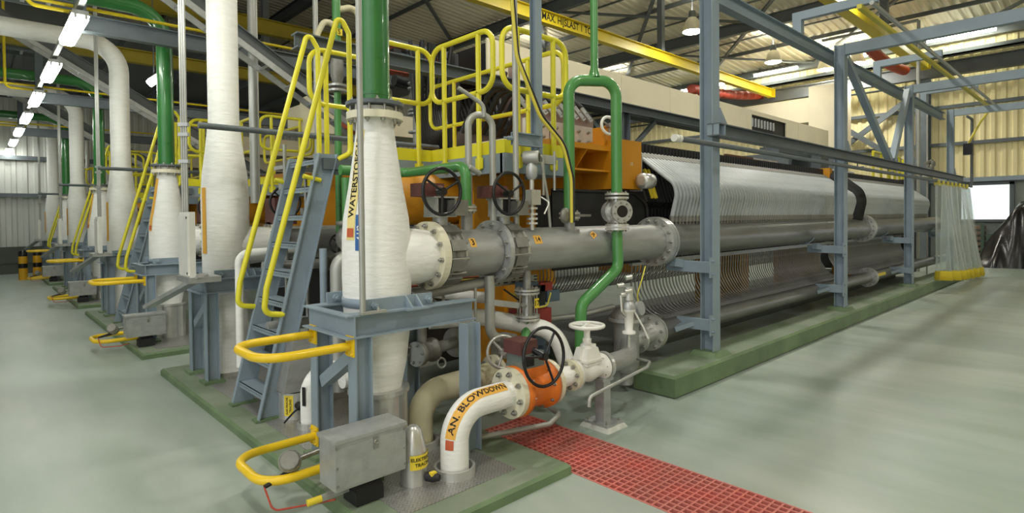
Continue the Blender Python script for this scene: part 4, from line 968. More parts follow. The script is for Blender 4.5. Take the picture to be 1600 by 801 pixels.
def butterfly(label, x, wx, loose):
    t = thing('butterfly_valve', label, 'valve', (x, HY, HZ-.25), 'butterfly valves')
    c = V((x, HY, HZ)); ax = V((1, 0, 0))
    b = MB().lathe([(.19, -.075), (.235, -.07), (.235, -.03), (.215, -.02), (.215, .02), (.23, .03), (.23, .07), (.19, .075)], c, ax, 36)
    b.build('body', 'cast_grey', t)
    m = MB()
    for k in range(10):
        a = 2*PI*k/10+.3; p = c+V((0, math.cos(a)*.225, math.sin(a)*.225)); tn = V((0, -math.sin(a), math.cos(a)))
        m.bar(p-ax*.07, p+ax*.07, .085, .05, (0, math.cos(a), math.sin(a)))
    m.build('lug_ring', 'cast_grey', t, kind='stuff')
    m = MB()
    for k in range(12):
        a = 2*PI*k/12+.1; p = c+V((0, math.cos(a)*.228, math.sin(a)*.228)); m.cyl(p-ax*.11, p+ax*.10, .011, n=7)
    m.build('stud_bolts', 'bolt_steel', t, kind='stuff')
    MB().cyl(c+V((0, 0, .2)), c+V((0, 0, .31)), .06, n=16).box(x-.1, x+.1, HY-.08, HY+.08, HZ+.29, HZ+.31).build('neck', 'galvanised', t)
    y = MB()
    for s in (-1, 1): y.box(x+s*.085-.008, x+s*.085+.008, HY-.085, HY+.085, HZ+.31, HZ+.44)
    y.box(x-.11, x+.11, HY-.09, HY+.09, HZ+.435, HZ+.447).build('yoke', 'galvanised', t)
    MB().box(x-.06, x+.055, HY-.06, HY+.07, HZ+.31, HZ+.43).build('stem_cover', 'black_rubber', t)
    MB().box(x+.02, x+.15, HY-.16, HY-.03, HZ+.30, HZ+.42).build('limit_switch', 'cast_grey', t)
    g = MB().box(x-.21, x-.01, HY-.07, HY+.09, HZ+.445, HZ+.545); g.build('gearbox', 'maroon', t)
    MB().cyl((x-.04, HY-.05, HZ+.5), (wx, HY-.21, HZ+.48), .035, .028, 14).build('worm_shaft', 'maroon', t)
    wheel(t, (wx, HY-.225, HZ+.475), (0, -1, 0), .168, .0135, 'black_gloss', 3, .03, .5)
    return t
butterfly('grey butterfly valve with black handwheel next to the white column flange', 2.645, 2.50, False)
butterfly('grey butterfly valve with black handwheel between the pipes tagged 3 and 14', 3.30, 3.165, False)
T = thing('header_spool', 'short dull steel spool pipe tagged 3 between two handwheel valves', 'pipe', (2.92, HY, HZ-.2), 'header spools')
MB().cyl((2.72, HY, HZ), (3.14, HY, HZ), .19, n=36).build('pipe', 'stainless_pipe', T)
MB().disc((2.735, HY, HZ), (1, 0, 0), .205, .03, 36).build('flange', 'stainless', T)
MB().disc((3.17, HY, HZ), (1, 0, 0), .262, .045, 40).build('flange', 'galvanised', T)
for i in range(12):
    a = 2*PI*i/12+.15; MB().hexbolt((3.148, HY+.225*math.cos(a), HZ+.225*math.sin(a)), (-1, 0, 0), .019, .016).build('bolt', 'bolt_steel', T)
tag_on_pipe(T, '3', 2.83, HY, HZ, .19, .5, .06, .075, .07)
T = thing('header_spool', 'long dull steel header pipe tagged 14 and 24 with a big bolted flange', 'pipe', (4.5, HY, HZ-.2), 'header spools')
MB().cyl((3.38, HY, HZ), (5.56, HY, HZ), .19, n=36).build('pipe', 'stainless_pipe', T)
MB().disc((3.405, HY, HZ), (1, 0, 0), .21, .03, 36).build('flange', 'stainless', T)
MB().disc((5.585, HY, HZ), (1, 0, 0), .275, .05, 40).build('flange', 'stainless', T)
for i in range(14):
    a = 2*PI*i/14; MB().hexbolt((5.558, HY+.232*math.cos(a), HZ+.232*math.sin(a)), (-1, 0, 0), .021, .02).build('bolt', 'bolt_steel', T)
tag_on_pipe(T, '14', 3.55, HY, HZ, .19, .5, .09, .08, .06); tag_on_pipe(T, '24', 4.32, HY, HZ, .19, .62, .08, .06, .05, tilt=.5)
single(MB().tube([(2.3, 3.66, 1.17), (3.1, 3.62, 1.22), (3.2, 3.6, 1.24)], .045, 14), 'trace_pipe', 'stainless_pipe', 'thin steel pipe lying close below the header valves', 'pipe')

def small_flange(t, c, axis, R=.07, tt=.016, gap=.02, n=8, mname='stainless'):
    c = V(c); a = V(axis).normalized()
    for s in (-1, 1): MB().disc(c+a*s*gap*.6, a, R, tt, 22).build('flange', mname, t)
    m = MB().bolts(c+a*(gap*.6+tt/2), a, R*.78, n, .011, .01).bolts(c-a*(gap*.6+tt/2), -a, R*.78, n, .011, .01)
    m.build('bolts', 'bolt_steel', t, kind='stuff')
# short green vent between the wheels
T = thing('green_vent_pipe', 'short bright green elbow pipe rising between the two black handwheels', 'pipe', (2.9, HY, 1.66))
MB().tube([(2.9, HY, 1.84), (2.9, HY, 2.17), (2.92, HY+.9, 2.17), (2.3, HY+.95, 2.17)], .043, 14, .09, 6).build('pipe', 'green_bright', T)
MB().cyl((2.9, HY, 1.64), (2.9, HY, 1.8), .042, n=16).build('stub', 'stainless_pipe', T); small_flange(T, (2.9, HY, 1.825), (0, 0, 1), .085)
MB().cyl((2.92, HY-.02, 2.16), (3.03, HY-.02, 2.11), .022, n=10).build('nipple', 'galv_pipe', T)
# hairpin of galvanised pipe
T = thing('steel_hairpin', 'galvanised hairpin bend pipe standing behind the handwheels', 'pipe', (3.1, HY, 1.7))
MB().tube([(2.98, HY+.06, 1.66), (2.98, HY+.06, 2.60), (3.19, HY-.0, 2.60), (3.19, HY-.0, 1.66)], .029, 12, .1, 8).build('pipe', 'galv_pipe', T)
MB().tube([(3.1, HY, 2.58), (3.1, HY, 2.68), (2.88, HY+.06, 2.8)], .017, 8, .1, 6).build('vent_tail', 'galv_pipe', T)
# hanging steel post and conduit with cable
T = thing('hanging_post', 'blue-grey steel channel post hanging down in front of the railed platform', 'post', (3.76, 3.7, 2.28))
MB().ibeam((3.76, 3.66, 2.28), (3.76, 3.66, 7.5), .075, .08, .008, (0, 1, 0)).build('column', 'steel_blue', T)
MB().channel((3.40, 3.62, 2.43), (3.76, 3.62, 2.43), .11, .05, .008, (0, 0, 1)).hexbolt((3.40, 3.6, 2.43), (-1, 0, 0), .02, .05).build('bracket', 'steel_blue', T)
MB().box(3.72, 3.98, 3.62, 3.68, 2.24, 2.32).build('bracket', 'galvanised', T)
MB().cyl((3.95, 3.62, 2.0), (3.95, 3.62, 2.36), .012, n=8).build('u_bolt', 'galvanised', T)
single(MB().cyl((3.42, 3.58, 1.66), (3.42, 3.58, 7.0), .026, n=12), 'conduit', 'galv_pipe', 'single grey conduit beside the hanging steel post', 'conduit', 'single conduits')
single(MB().tube([(3.30, 3.5, 4.6), (3.31, 3.5, 3.6), (3.36, 3.5, 3.1), (3.62, 3.48, 2.62), (3.88, 3.45, 2.4), (3.99, 3.45, 2.1), (3.99, 3.45, 1.7)], .015, 8, .3, 5), 'yellow_cable', 'cable_yellow', 'long yellow cable curving down past the hanging steel post', 'cable')
single(MB().tube([(3.325, 3.5, 4.6), (3.335, 3.5, 3.6), (3.385, 3.5, 3.1), (3.64, 3.47, 2.63), (3.905, 3.44, 2.4), (4.01, 3.44, 2.1), (4.01, 3.44, 1.7)], .011, 8, .3, 5), 'black_cable', 'cable_black', 'black cable running alongside the long yellow cable', 'cable')
# pressure transmitter cluster
T = thing('pressure_transmitter', 'grey pressure transmitter on its valve manifold beside the second handwheel', 'transmitter', (3.56, 3.55, 1.7))
MB().lathe([(.055, -.07), (.06, -.06), (.06, .06), (.055, .07)], (3.56, 3.53, 2.27), (.5, -.8, 0), 18).build('housing', 'galv_pipe', T)
MB().disc((3.595, 3.474, 2.27), (.5, -.8, 0), .04, .012, 16).build('dial_window', 'black_gloss', T)
MB().lathe([(.03, 0), (.05, .03), (.05, .1), (.035, .14)], (3.56, 3.53, 2.08), n=16).build('sensor_body', 'galvanised', T)
MB().cyl((3.56, 3.53, 1.98), (3.56, 3.53, 2.1), .02, n=10).build('neck', 'stainless', T)
MB().box(3.51, 3.62, 3.48, 3.58, 1.86, 1.99).build('manifold_block', 'stainless', T)
m = MB()
for z in (1.7, 1.74, 1.78, 1.83): m.disc((3.56, 3.53, z), (0, 0, 1), .05, .018, 14)
m.cyl((3.56, 3.53, 1.64), (3.56, 3.53, 1.9), .02, n=10); m.build('impulse_fittings', 'stainless', T)
MB().tube([(3.64, 3.5, 1.93), (3.7, 3.45, 1.88), (3.62, 3.44, 1.78)], .008, 6, .03).build('impulse_line', 'stainless', T)
single(MB().tube([(3.76, 3.6, 2.25), (3.84, 3.6, 1.9), (3.87, 3.6, 1.62)], .014, 8, .1).tube([(3.70, 3.6, 2.3), (3.78, 3.6, 2.3), (3.78, 3.6, 1.95)], .012, 8, .04), 'impulse_pipe', 'galv_pipe', 'thin bent grey tube below the hanging steel post', 'pipe')
# bright green inverted U with sight glass
GY = 3.42
T = thing('green_loop_pipe', 'bright green inverted U pipe standing on the steel header', 'pipe', (4.3, GY, 1.66))
MB().tube([(4.10, HY-.05, 1.79), (4.10, HY-.05, 3.03), (4.58, GY-.04, 3.06), (4.58, GY-.04, 1.96)], .053, 18, .15, 8).build('loop', 'green_bright', T)
MB().lathe([(.06, 0), (.036, .09), (.036, 4.0)], (4.36, (HY+GY)/2-.05, 3.08), n=16).build('riser', 'green_bright', T)
MB().cyl((4.10, HY-.05, 1.63), (4.10, HY-.05, 1.74), .05, n=18).build('stub', 'stainless_pipe', T)
small_flange(T, (4.10, HY-.05, 1.765), (0, 0, 1), .1, .018, .035)
MB().bar((3.96, HY-.1, 1.765), (4.32, HY-.1, 1.765), .06, .022).lathe([(.03, -.02), (.07, -.015), (.07, .015), (.03, .02)], (3.94, HY-.14, 1.765), (.2, -1, 0), 12).build('wafer_valve', 'cast_grey', T)
MB().tube([(4.58, GY-.04, 1.62), (4.58, GY-.05, 1.25), (4.02, GY-.05, .96), (4.0, GY-.05, .45)], .053, 18, .12, 7).build('down_pipe', 'green_bright', T)
sg = thing('sight_glass', 'round steel sight glass fitting in the bright green pipe', 'fitting', (4.58, GY-.04, 1.64))
c = V((4.58, GY-.04, 1.80)); small_flange(sg, c+V((0, 0, .15)), (0, 0, 1), .115, .02, .03, 10); small_flange(sg, c-V((0, 0, .15)), (0, 0, 1), .115, .02, .03, 10)
MB().cyl(c-V((0, 0, .14)), c+V((0, 0, .14)), .058, n=18).build('body', 'stainless', sg)
ax = V((-.45, -.9, 0)).normalized()
MB().cyl(c-ax*.13, c+ax*.1, .078, n=24).build('cross_body', 'stainless', sg)
MB().ring(c+ax*.1, ax, .108, .058, .03, 28).build('window_ring', 'galvanised', sg); MB().disc(c+ax*.105, ax, .058, .012, 24).build('glass', 'black_gloss', sg)
MB().bolts(c+ax*.115, ax, .084, 8, .01, .008).build('bolts', 'bolt_steel', sg, kind='stuff')
m = MB()
for q in (-.05, -.085, -.12): m.disc(c+ax*q, ax, .108, .022, 28)
m.build('rear_flange', 'stainless', sg)

# ---- blowdown line: elbow out of the floor, orange valve, white valve
BY, BZ, BX = 3.0, .50, 2.285
def elbow_line(x0, y, z1, r, R, x1):
    L1 = z1-R-.08
    def cl(s):      # centre, outward normal of the elbow
        if s < L1: return V((x0, y, .08+s)), V((-1, 0, 0))
        q = (s-L1)/R
        if q < PI/2: return V((x0+R-R*math.cos(q), y, z1-R+R*math.sin(q))), V((-math.cos(q), 0, math.sin(q)))
        return V((x0+R+(s-L1-R*PI/2), y, z1)), V((0, 0, 1))
    return cl, L1
def on_elbow(cl, r, s0, phi, lift):
    def fn(u, v):
        c, n = cl(s0+u); a = phi-v/r; return c+(n*math.cos(a)+V((0, -1, 0))*math.sin(a))*(r+lift)
    return fn
T = thing('blowdown_pipe', 'white wrapped elbow pipe lettered AN. BLOWDOWN rising from the floor plate', 'pipe', (BX, BY, .08), 'wrapped elbow pipes')
MB().tube([(BX, BY, .06), (BX, BY, BZ), (2.77, BY, BZ)], .093, 28, .22, 12).build('wrapped_elbow', 'white_wrap', T)
MB().ring((BX, BY, .105), (0, 0, 1), .135, .118, .06, 36).build('floor_collar', 'stainless', T)
MB().disc((2.787, BY, BZ), (1, 0, 0), .178, .045, 36).build('flange', 'cream_paint', T)
for i in range(8):
    a = 2*PI*i/8+.2; MB().hexbolt((2.765, BY+.142*math.cos(a), BZ+.142*math.sin(a)), (-1, 0, 0), .02, .02).build('bolt', 'bolt_steel', T)
cl, L1 = elbow_line(BX, BY, BZ, .093, .22, 2.87)
st = patch(MB(), .50, .07, on_elbow(cl, .093, .49, .55, .002), 28, 4).build('name_sticker', 'sticker_orange', T)
lettering(MB(), 'AN. BLOWDOWN', .058, on_elbow(cl, .093, .50, .55, .004)).build('lettering', 'ink_black', st)
patch(MB(), .05, .055, on_elbow(cl, .093, .21, .55, .003), 4, 4).build('hazard_square', 'sticker_red', T)
T = thing('orange_valve', 'bright orange lined valve with maroon gearbox and black handwheel', 'valve', (3.07, BY, BZ-.15))
MB().lathe([(.12, -.175), (.183, -.17), (.183, -.12), (.15, -.1), (.14, 0), (.15, .1), (.176, .115), (.176, .16), (.12, .165)], (2.985, BY, BZ), (1, 0, 0), 32).build('body', 'orange_valve', T)
MB().box(2.87, 3.07, BY-.1, BY+.1, BZ+.08, BZ+.17).build('bonnet', 'orange_valve', T)
m = MB()
for s in (-1, 1):
    m.bolts((2.985+s*.115, BY, BZ), (-s, 0, 0), .158, 8, .015, .014, .2)
m.build('bolts', 'bolt_steel', T, kind='stuff')
MB().hexa([(2.84, BY-.09, BZ+.17), (3.05, BY-.09, BZ+.17), (3.05, BY+.09, BZ+.17), (2.84, BY+.09, BZ+.17), (2.84, BY-.09, BZ+.275), (3.05, BY-.09, BZ+.275), (3.05, BY+.09, BZ+.275), (2.84, BY+.09, BZ+.275)]).build('yoke_box', 'green_gearbox', T)
MB().box(2.855, 2.94, BY-.094, BY-.088, BZ+.185, BZ+.262).build('yoke_opening', 'black_rubber', T)
MB().box(2.81, 2.98, BY-.09, BY+.09, BZ+.275, BZ+.37).build('gearbox', 'maroon', T)
MB().cyl((2.94, BY-.06, BZ+.30), (2.957, BY-.17, BZ+.265), .024, n=12).build('worm_shaft', 'black_gloss', T)
wheel(T, (2.955, BY-.18, BZ+.26), (0, -1, .1), .205, .012, 'black_gloss', 3, .026, .9)
T = thing('white_spool', 'short white bolted pipe spool between the orange and white valves', 'pipe', (3.3, BY, BZ-.12))
MB().disc((3.18, BY, BZ), (1, 0, 0), .17, .04, 32).build('flange', 'cream_paint', T); MB().disc((3.44, BY, BZ), (1, 0, 0), .122, .035, 30).build('flange', 'cream_paint', T)
MB().cyl((3.2, BY, BZ), (3.44, BY, BZ), .078, n=24).build('pipe', 'white_wrap', T)
MB().bolts((3.42, BY, BZ), (-1, 0, 0), .095, 8, .016, .015).build('bolts', 'bolt_steel', T, kind='stuff')
T = thing('white_valve', 'white diaphragm valve with white handwheel on top', 'valve', (3.65, BY, BZ-.12))
MB().lathe([(.112, 0), (.112, .03), (.07, .05), (.085, .13), (.095, .18), (.085, .23), (.07, .31), (.112, .335), (.112, .365)], (3.47, BY, BZ), (1, 0, 0), 30).build('body', 'white_paint', T)
MB().bolts((3.82, BY, BZ), (-1, 0, 0), .092, 8, .015, .014).bolts((3.49, BY, BZ), (1, 0, 0), .092, 8, .015, .014).build('bolts', 'bolt_steel', T, kind='stuff')
MB().box(3.56, 3.74, BY-.08, BY+.08, BZ+.055, BZ+.075).box(3.55, 3.75, BY-.085, BY+.085, BZ+.08, BZ+.1).build('bonnet_flange', 'white_paint', T)
MB().hexa([(3.56, BY-.075, BZ+.1), (3.74, BY-.075, BZ+.1), (3.74, BY+.075, BZ+.1), (3.56, BY+.075, BZ+.1), (3.585, BY-.06, BZ+.19), (3.715, BY-.06, BZ+.19), (3.715, BY+.06, BZ+.19), (3.585, BY+.06, BZ+.19)]).lathe([(.06, .18), (.055, .21), (.036, .225), (.036, .26)], (3.65, BY, BZ), n=12, smooth=False).build('bonnet', 'white_paint', T)
for s in (-1, 1): MB().bar((3.65+s*.09, BY, BZ+.1), (3.65+s*.07, BY, BZ+.2), .03, .05, (1, 0, 0)).build('bonnet_rib', 'white_paint', T)
MB().cyl((3.65, BY, BZ+.2), (3.65, BY, BZ+.36), .026, n=14).build('stem', 'white_paint', T)
wheel(T, (3.65, BY, BZ+.365), (0, 0, 1), .134, .016, 'white_paint', 4, .03, .3)
T = thing('steel_pipe_bend', 'dull steel pipe running from the white valve to the upright steel strainer', 'pipe', (4.2, 3.1, .35))
MB().disc((3.865, BY, BZ), (1, 0, 0), .118, .035, 30).build('flange', 'stainless', T)
MB().tube([(3.86, BY, BZ), (4.25, BY+.02, BZ), (4.72, 3.36, BZ)], .08, 22, .35, 6).build('pipe', 'stainless_pipe', T)
T = thing('steel_strainer', 'upright dull steel strainer with bolted lid in front of the lower hoses', 'strainer', (4.75, 3.4, .08))
MB().lathe([(.09, .2), (.125, .26), (.125, .72)], (4.75, 3.4, 0), n=28).build('body', 'stainless_pipe', T)
MB().disc((4.75, 3.4, .73), (0, 0, 1), .175, .03, 30).build('flange', 'galvanised', T)
MB().lathe([(.16, 0), (.155, .03), (.11, .09), (.03, .11)], (4.75, 3.4, .745), n=24).build('lid', 'cast_grey', T)
MB().bolts((4.75, 3.4, .745), (0, 0, 1), .15, 10, .013, .014).build('bolts', 'bolt_steel', T, kind='stuff')
MB().disc((4.72, 3.22, .86), (.1, -1, .2), .07, .04, 20).build('gauge', 'galvanised', T)
MB().cyl((4.75, 3.4, .08), (4.75, 3.4, .24), .06, n=14).build('leg', 'stainless_pipe', T)
T = thing('flanged_reducer', 'bright flanged steel joint between the strainer and the lower header pipe', 'pipe', (5.15, 3.48, .35))
MB().cyl((4.8, 3.42, .5), (5.3, 3.5, .5), .1, n=24).build('pipe', 'stainless', T)
for x, R in ((4.98, .165), (5.3, .19), (5.35, .19)): MB().disc((x, 3.46+(x-4.98)*.12, .5), (1, .1, 0), R, .035, 32).build('flange', 'stainless', T)
MB().bolts((5.28, 3.5, .5), (-1, -.1, 0), .158, 10, .017, .016).bolts((4.96, 3.455, .5), (-1, -.1, 0), .135, 8, .015, .015).build('bolts', 'bolt_steel', T, kind='stuff')
T = thing('small_valve', 'white and steel angle valve with a round gauge above the pipe bend', 'valve', (4.35, 3.05, .6))
MB().cyl((4.30, 3.05, .57), (4.30, 3.05, .70), .018, n=10).build('stem_pipe', 'stainless', T)
MB().lathe([(.06, 0), (.06, .02), (.035, .03), (.04, .1), (.045, .19), (.06, .2), (.06, .22)], (4.30, 3.05, .70), n=18).build('body', 'white_paint', T)
MB().lathe([(.062, 0), (.062, .03), (.045, .06), (.025, .08)], (4.30, 3.05, .92), n=18).build('bonnet', 'galvanised', T)
MB().cyl((4.30, 3.05, 1.0), (4.30, 3.05, 1.12), .04, n=16).build('gauge', 'stainless', T)
m = MB()
for k, p in enumerate(((4.22, 3.08, 1.05), (4.2, 3.1, 1.13), (4.27, 3.06, 1.2), (4.24, 3.05, 1.08))): m.cyl(p, V(p)+V((.05, -.03, .01)), .022, n=8)
m.tube([(4.22, 3.08, 1.05), (4.21, 3.06, .9), (4.26, 3.05, .86)], .012, 6, .04).build('side_fittings', 'stainless', T, kind='stuff')
MB().tube([(4.34, 3.02, .9), (4.42, 2.98, .75), (4.47, 2.96, .64)], .009, 6, .05).build('lever', 'white_paint', T)
T = thing('pipe_stand', 'short galvanised square post on a bolted foot plate, left of the plinth', 'stand', (3.84, 2.98, 0))
MB().box(3.79, 3.88, 2.94, 3.03, .05, .40).build('post', 'galvanised', T)
MB().box(3.73, 3.94, 2.86, 3.10, .03, .052).build('foot_plate', 'galvanised', T)
MB().hexa([(3.70, 2.83, 0), (3.97, 2.83, 0), (3.97, 3.13, 0), (3.70, 3.13, 0), (3.72, 2.85, .031), (3.95, 2.85, .031), (3.95, 3.11, .031), (3.72, 3.11, .031)]).build('grout_pad', 'grout_white', T)
m = MB()
for x in (3.755, 3.915):
    for y in (2.885, 3.075): m.hexbolt((x, y, .052), (0, 0, 1), .012, .012)
m.build('bolts', 'bolt_steel', T, kind='stuff')
MB().box(3.77, 3.91, 2.93, 3.05, .385, .41).build('saddle', 'galvanised', T)
T = thing('drain_line', 'thin bent grey drain tube in front of the pipe stand', 'pipe', (3.9, 2.8, .4))
MB().tube([(3.30, 2.70, .35), (3.31, 2.70, .42), (4.3, 2.86, .43), (4.48, 2.95, .43), (4.5, 3.3, .43)], .014, 8, .05, 5).build('tube', 'galv_pipe', T)
single(MB().tube([(2.65, 3.3, .12), (3.3, 3.1, .12), (3.42, 3.1, .17), (3.5, 3.3, .17)], .022, 8, .05), 'floor_pipe', 'galv_pipe', 'thin grey pipe on the floor behind the orange valve', 'pipe')
# ---- second wrapped elbow behind
T = thing('wrapped_elbow_pipe', 'old cream wrapped elbow pipe lettered RISOL behind the blowdown pipe', 'pipe', (2.39, 3.56, .08), 'wrapped elbow pipes')
MB().tube([(2.395, 3.56, .06), (2.395, 3.56, .45), (3.12, 3.56, .47)], .095, 24, .2, 10).build('wrapped_elbow', 'white_wrap_old', T)
MB().ring((2.395, 3.56, .1), (0, 0, 1), .14, .118, .05, 30).build('floor_collar', 'stainless', T)
cl2, _ = elbow_line(2.395, 3.56, .45, .095, .2, 3.1)
st = patch(MB(), .17, .06, on_elbow(cl2, .095, .50, .35, .002), 10, 4).build('name_sticker', 'sticker_yellow', T)
lettering(MB(), 'RISOL', .06, on_elbow(cl2, .095, .50, .35, .004)).build('lettering', 'ink_black', st)
MB().disc((3.13, 3.56, .47), (1, 0, 0), .15, .04, 30).build('flange', 'cream_paint', T); MB().bolts((3.11, 3.56, .47), (-1, 0, 0), .125, 8, .016, .015).build('bolts', 'bolt_steel', T, kind='stuff')
T = thing('steel_handwheel', 'bare steel handwheel on the valve behind the orange valve', 'handwheel', (3.2, 3.5, .5))
wheel(T, (3.02, 3.33, .70), (-.45, -1, .1), .125, .013, 'stainless', 3, .025, .2, 'rim')
MB().cyl((3.02, 3.33, .70), (3.15, 3.55, .70), .02, n=10).box(3.15, 3.3, 3.46, 3.62, .6, .78).build('gearbox', 'cast_grey', T)
# white pipes curving behind the orange valve
single(MB().tube([(2.9, 4.15, .86), (3.35, 3.95, .86), (3.75, 3.45, .75), (3.86, 3.3, .25)], .075, 18, .25, 7), 'white_curved_pipe', 'white_wrap', 'white wrapped pipe curving down behind the orange valve', 'pipe', 'white curved pipes')
single(MB().tube([(3.15, 4.5, 1.06), (3.6, 4.25, .98), (3.68, 4.2, .98)], .055, 16).disc((3.66, 4.21, .98), (1, -.6, 0), .08, .06, 18), 'white_curved_pipe', 'white_wrap', 'short white wrapped pipe stub above the curved white pipe', 'pipe', 'white curved pipes')
# drop leg with tagged valve under the header
T = thing('drop_valve', 'steel flanged drop valve tagged 17 hanging under the header pipe', 'valve', (3.58, HY, .8))
MB().cyl((3.58, HY, 1.12), (3.58, HY, 1.3), .035, n=14).build('stub', 'stainless_pipe', T)
small_flange(T, (3.58, HY, 1.10), (0, 0, 1), .112, .018, .022); small_flange(T, (3.58, HY, .87), (0, 0, 1), .112, .02, .022)
MB().cyl((3.58, HY, .88), (3.58, HY, 1.1), .05, n=18).build('body', 'stainless', T); MB().cyl((3.58, HY, .95), (3.5, HY-.03, .99), .02, n=8).build('port', 'stainless', T)
m = MB()
for k in range(6):
    a = PI*k/3; m.cyl((3.58+.088*math.cos(a), HY+.088*math.sin(a), .88), (3.58+.088*math.cos(a), HY+.088*math.sin(a), 1.1), .008, n=6)
m.build('tie_rods', 'bolt_steel', T, kind='stuff')
pt = patch(MB(), .055, .085, lambda u, v: (3.60+u, HY-.10, 1.0+v), 1, 1).build('number_tag', 'sticker_yellow', T); lettering(MB(), '17', .065, lambda u, v: (3.60+u, HY-.102, 1.0+v)).build('lettering', 'ink_black', pt)
MB().tube([(3.58, HY, .85), (3.57, HY, .76), (3.45, HY-.08, .62), (3.43, HY-.1, .5)], .042, 14, .1, 6).build('green_elbow', 'green_bright', T)
T = thing('steel_drop_pipe', 'steel pipe dropping from under the header and bending to the right', 'pipe', (3.1, 3.6, .5))
MB().tube([(3.09, 3.56, 1.28), (3.09, 3.56, .77), (3.3, 3.5, .72), (3.42, 3.45, .55)], .042, 16, .11, 7).build('pipe', 'galv_pipe', T)
MB().bar((3.1, 3.53, 1.06), (3.4, 3.55, 1.0), .03, .05).build('support_strip', 'galvanised', T)
single(MB().tube([(2.97, 3.6, 1.2), (2.97, 3.6, .08)], .012, 8), 'thin_tube', 'galv_pipe', 'very thin upright grey tube beside the right frame post', 'pipe')
# red actuator with instruments
T = thing('red_actuator', 'dusty red box actuator with blue instrument head and loose wires', 'actuator', (3.9, 3.85, .55))
MB().box(3.66, 3.98, 3.7, 3.95, .70, .90).build('box', 'red_actuator', T)
MB().cyl((3.98, 3.78, .8), (4.03, 3.78, .8), .025, n=12).build('knob', 'white_paint', T)
MB().box(3.78, 3.92, 3.72, 3.86, .93, 1.12).build('instrument', 'black_gloss', T); MB().box(3.86, 4.02, 3.72, 3.84, 1.06, 1.14).build('beacon', 'red_actuator', T)
MB().box(3.95, 4.12, 3.72, 3.86, .95, 1.06).build('terminal_box', 'instrument_blue', T); MB().box(3.7, 3.86, 3.75, 3.9, 1.08, 1.15).build('terminal_box', 'instrument_blue', T)
MB().tube([(3.5, 3.75, 1.08), (3.62, 3.68, 1.0), (3.75, 3.66, .93), (3.88, 3.66, .93), (3.93, 3.66, 1.05)], .009, 6, .06).build('wire', 'cable_yellow', T)
MB().tube([(3.42, 3.75, 1.12), (3.6, 3.66, .97), (3.72, 3.67, .93)], .009, 6, .06).build('wire', 'cable_black', T)
MB().cyl((3.86, 3.8, .5), (3.86, 3.8, .72), .05, n=14).disc((3.86, 3.8, .58), (0, 0, 1), .1, .03, 20).disc((3.86, 3.8, .5), (0, 0, 1), .14, .05, 20).build('neck', 'instrument_blue', T)
T = thing('wire_tray', 'perforated grey wire tray with orange wires below the header pipe', 'cable tray', (3.4, 4.0, 1.05))
MB().section((2.3, 4.05, 1.12), (4.05, 4.05, 1.12), [(-.1, 0), (.1, 0), (.1, .07), (.09, .07), (.09, .01), (-.09, .01), (-.09, .07), (-.1, .07)]).build('tray', 'galvanised', T)
m = MB()
for k in range(16):
    for z in (1.14, 1.17): m.box(2.5+.1*k, 2.55+.1*k, 3.948, 3.951, z, z+.012)
m.build('slots', 'black_rubber', T, kind='stuff')
for k, c_ in enumerate(('copper_red', 'cable_yellow', 'cable_black', 'copper_red')): MB().tube([(2.3, 4.0+.03*k, 1.2), (3, 4.02+.03*k, 1.19+.01*k), (3.9, 4.0+.03*k, 1.18)], .012, 6).build('wire', c_, T)
single(MB().tube([(4.82, 3.22, 1.26), (4.72, 3.2, 1.12), (4.68, 3.22, 1.0), (4.76, 3.25, .8)], .007, 6, .1), 'earth_wire', 'cable_yellow', 'thin yellow and green earth wire hanging from the header flange', 'cable')
single(MB().tube([(3.9, 4.2, .7), (4.6, 3.9, .72), (5.2, 3.9, .75)], .03, 10), 'low_steel_pipe', 'galv_pipe', 'thin grey pipe passing behind the white handwheel', 'pipe')
# valves glimpsed behind the frame
T = thing('ball_valve', 'steel flanged ball valve in the gloom behind the frame beam', 'valve', (2.75, 3.95, .6))
MB().lathe([(.06, 0), (.1, .01), (.1, .04), (.075, .06), (.085, .1), (.075, .15), (.1, .17), (.1, .2), (.06, .21)], (2.6, 3.9, .66), (1, .25, 0), 24).build('body', 'cast_grey', T)
MB().disc((2.595, 3.9, .66), (1, .25, 0), .1, .02, 24).bolts((2.585, 3.9, .66), (-1, -.25, 0), .075, 6, .014, .013).build('end_flange', 'galvanised', T)
MB().cyl((2.78, 3.95, .66), (3.35, 4.1, .66), .05, n=16).build('pipe', 'stainless_pipe', T); MB().disc((3.1, 4.03, .66), (1, .25, 0), .13, .04, 20).build('flange', 'cast_grey', T)
MB().cyl((2.68, 3.95, .7), (2.68, 3.95, 1.05), .045, n=14).build('riser', 'stainless_pipe', T)
MB().torus((2.83, 3.88, .55), (0, -1, .3), .04, .01, 16, 6).build('ring_handle', 'galv_pipe', T)
T = thing('grey_handwheel', 'pale grey handwheel glimpsed just under the header valves', 'handwheel', (2.6, 3.75, 1.1))
wheel(T, (2.62, 3.72, 1.13), (-.2, -.5, 1), .1, .012, 'galv_pipe', 4, .025, .4, 'rim'); MB().lathe([(.05, 0), (.1, .01), (.1, .03), (.045, .04), (.05, .1)], (2.5, 3.78, 1.05), n=16).build('valve_body', 'galvanised', T)
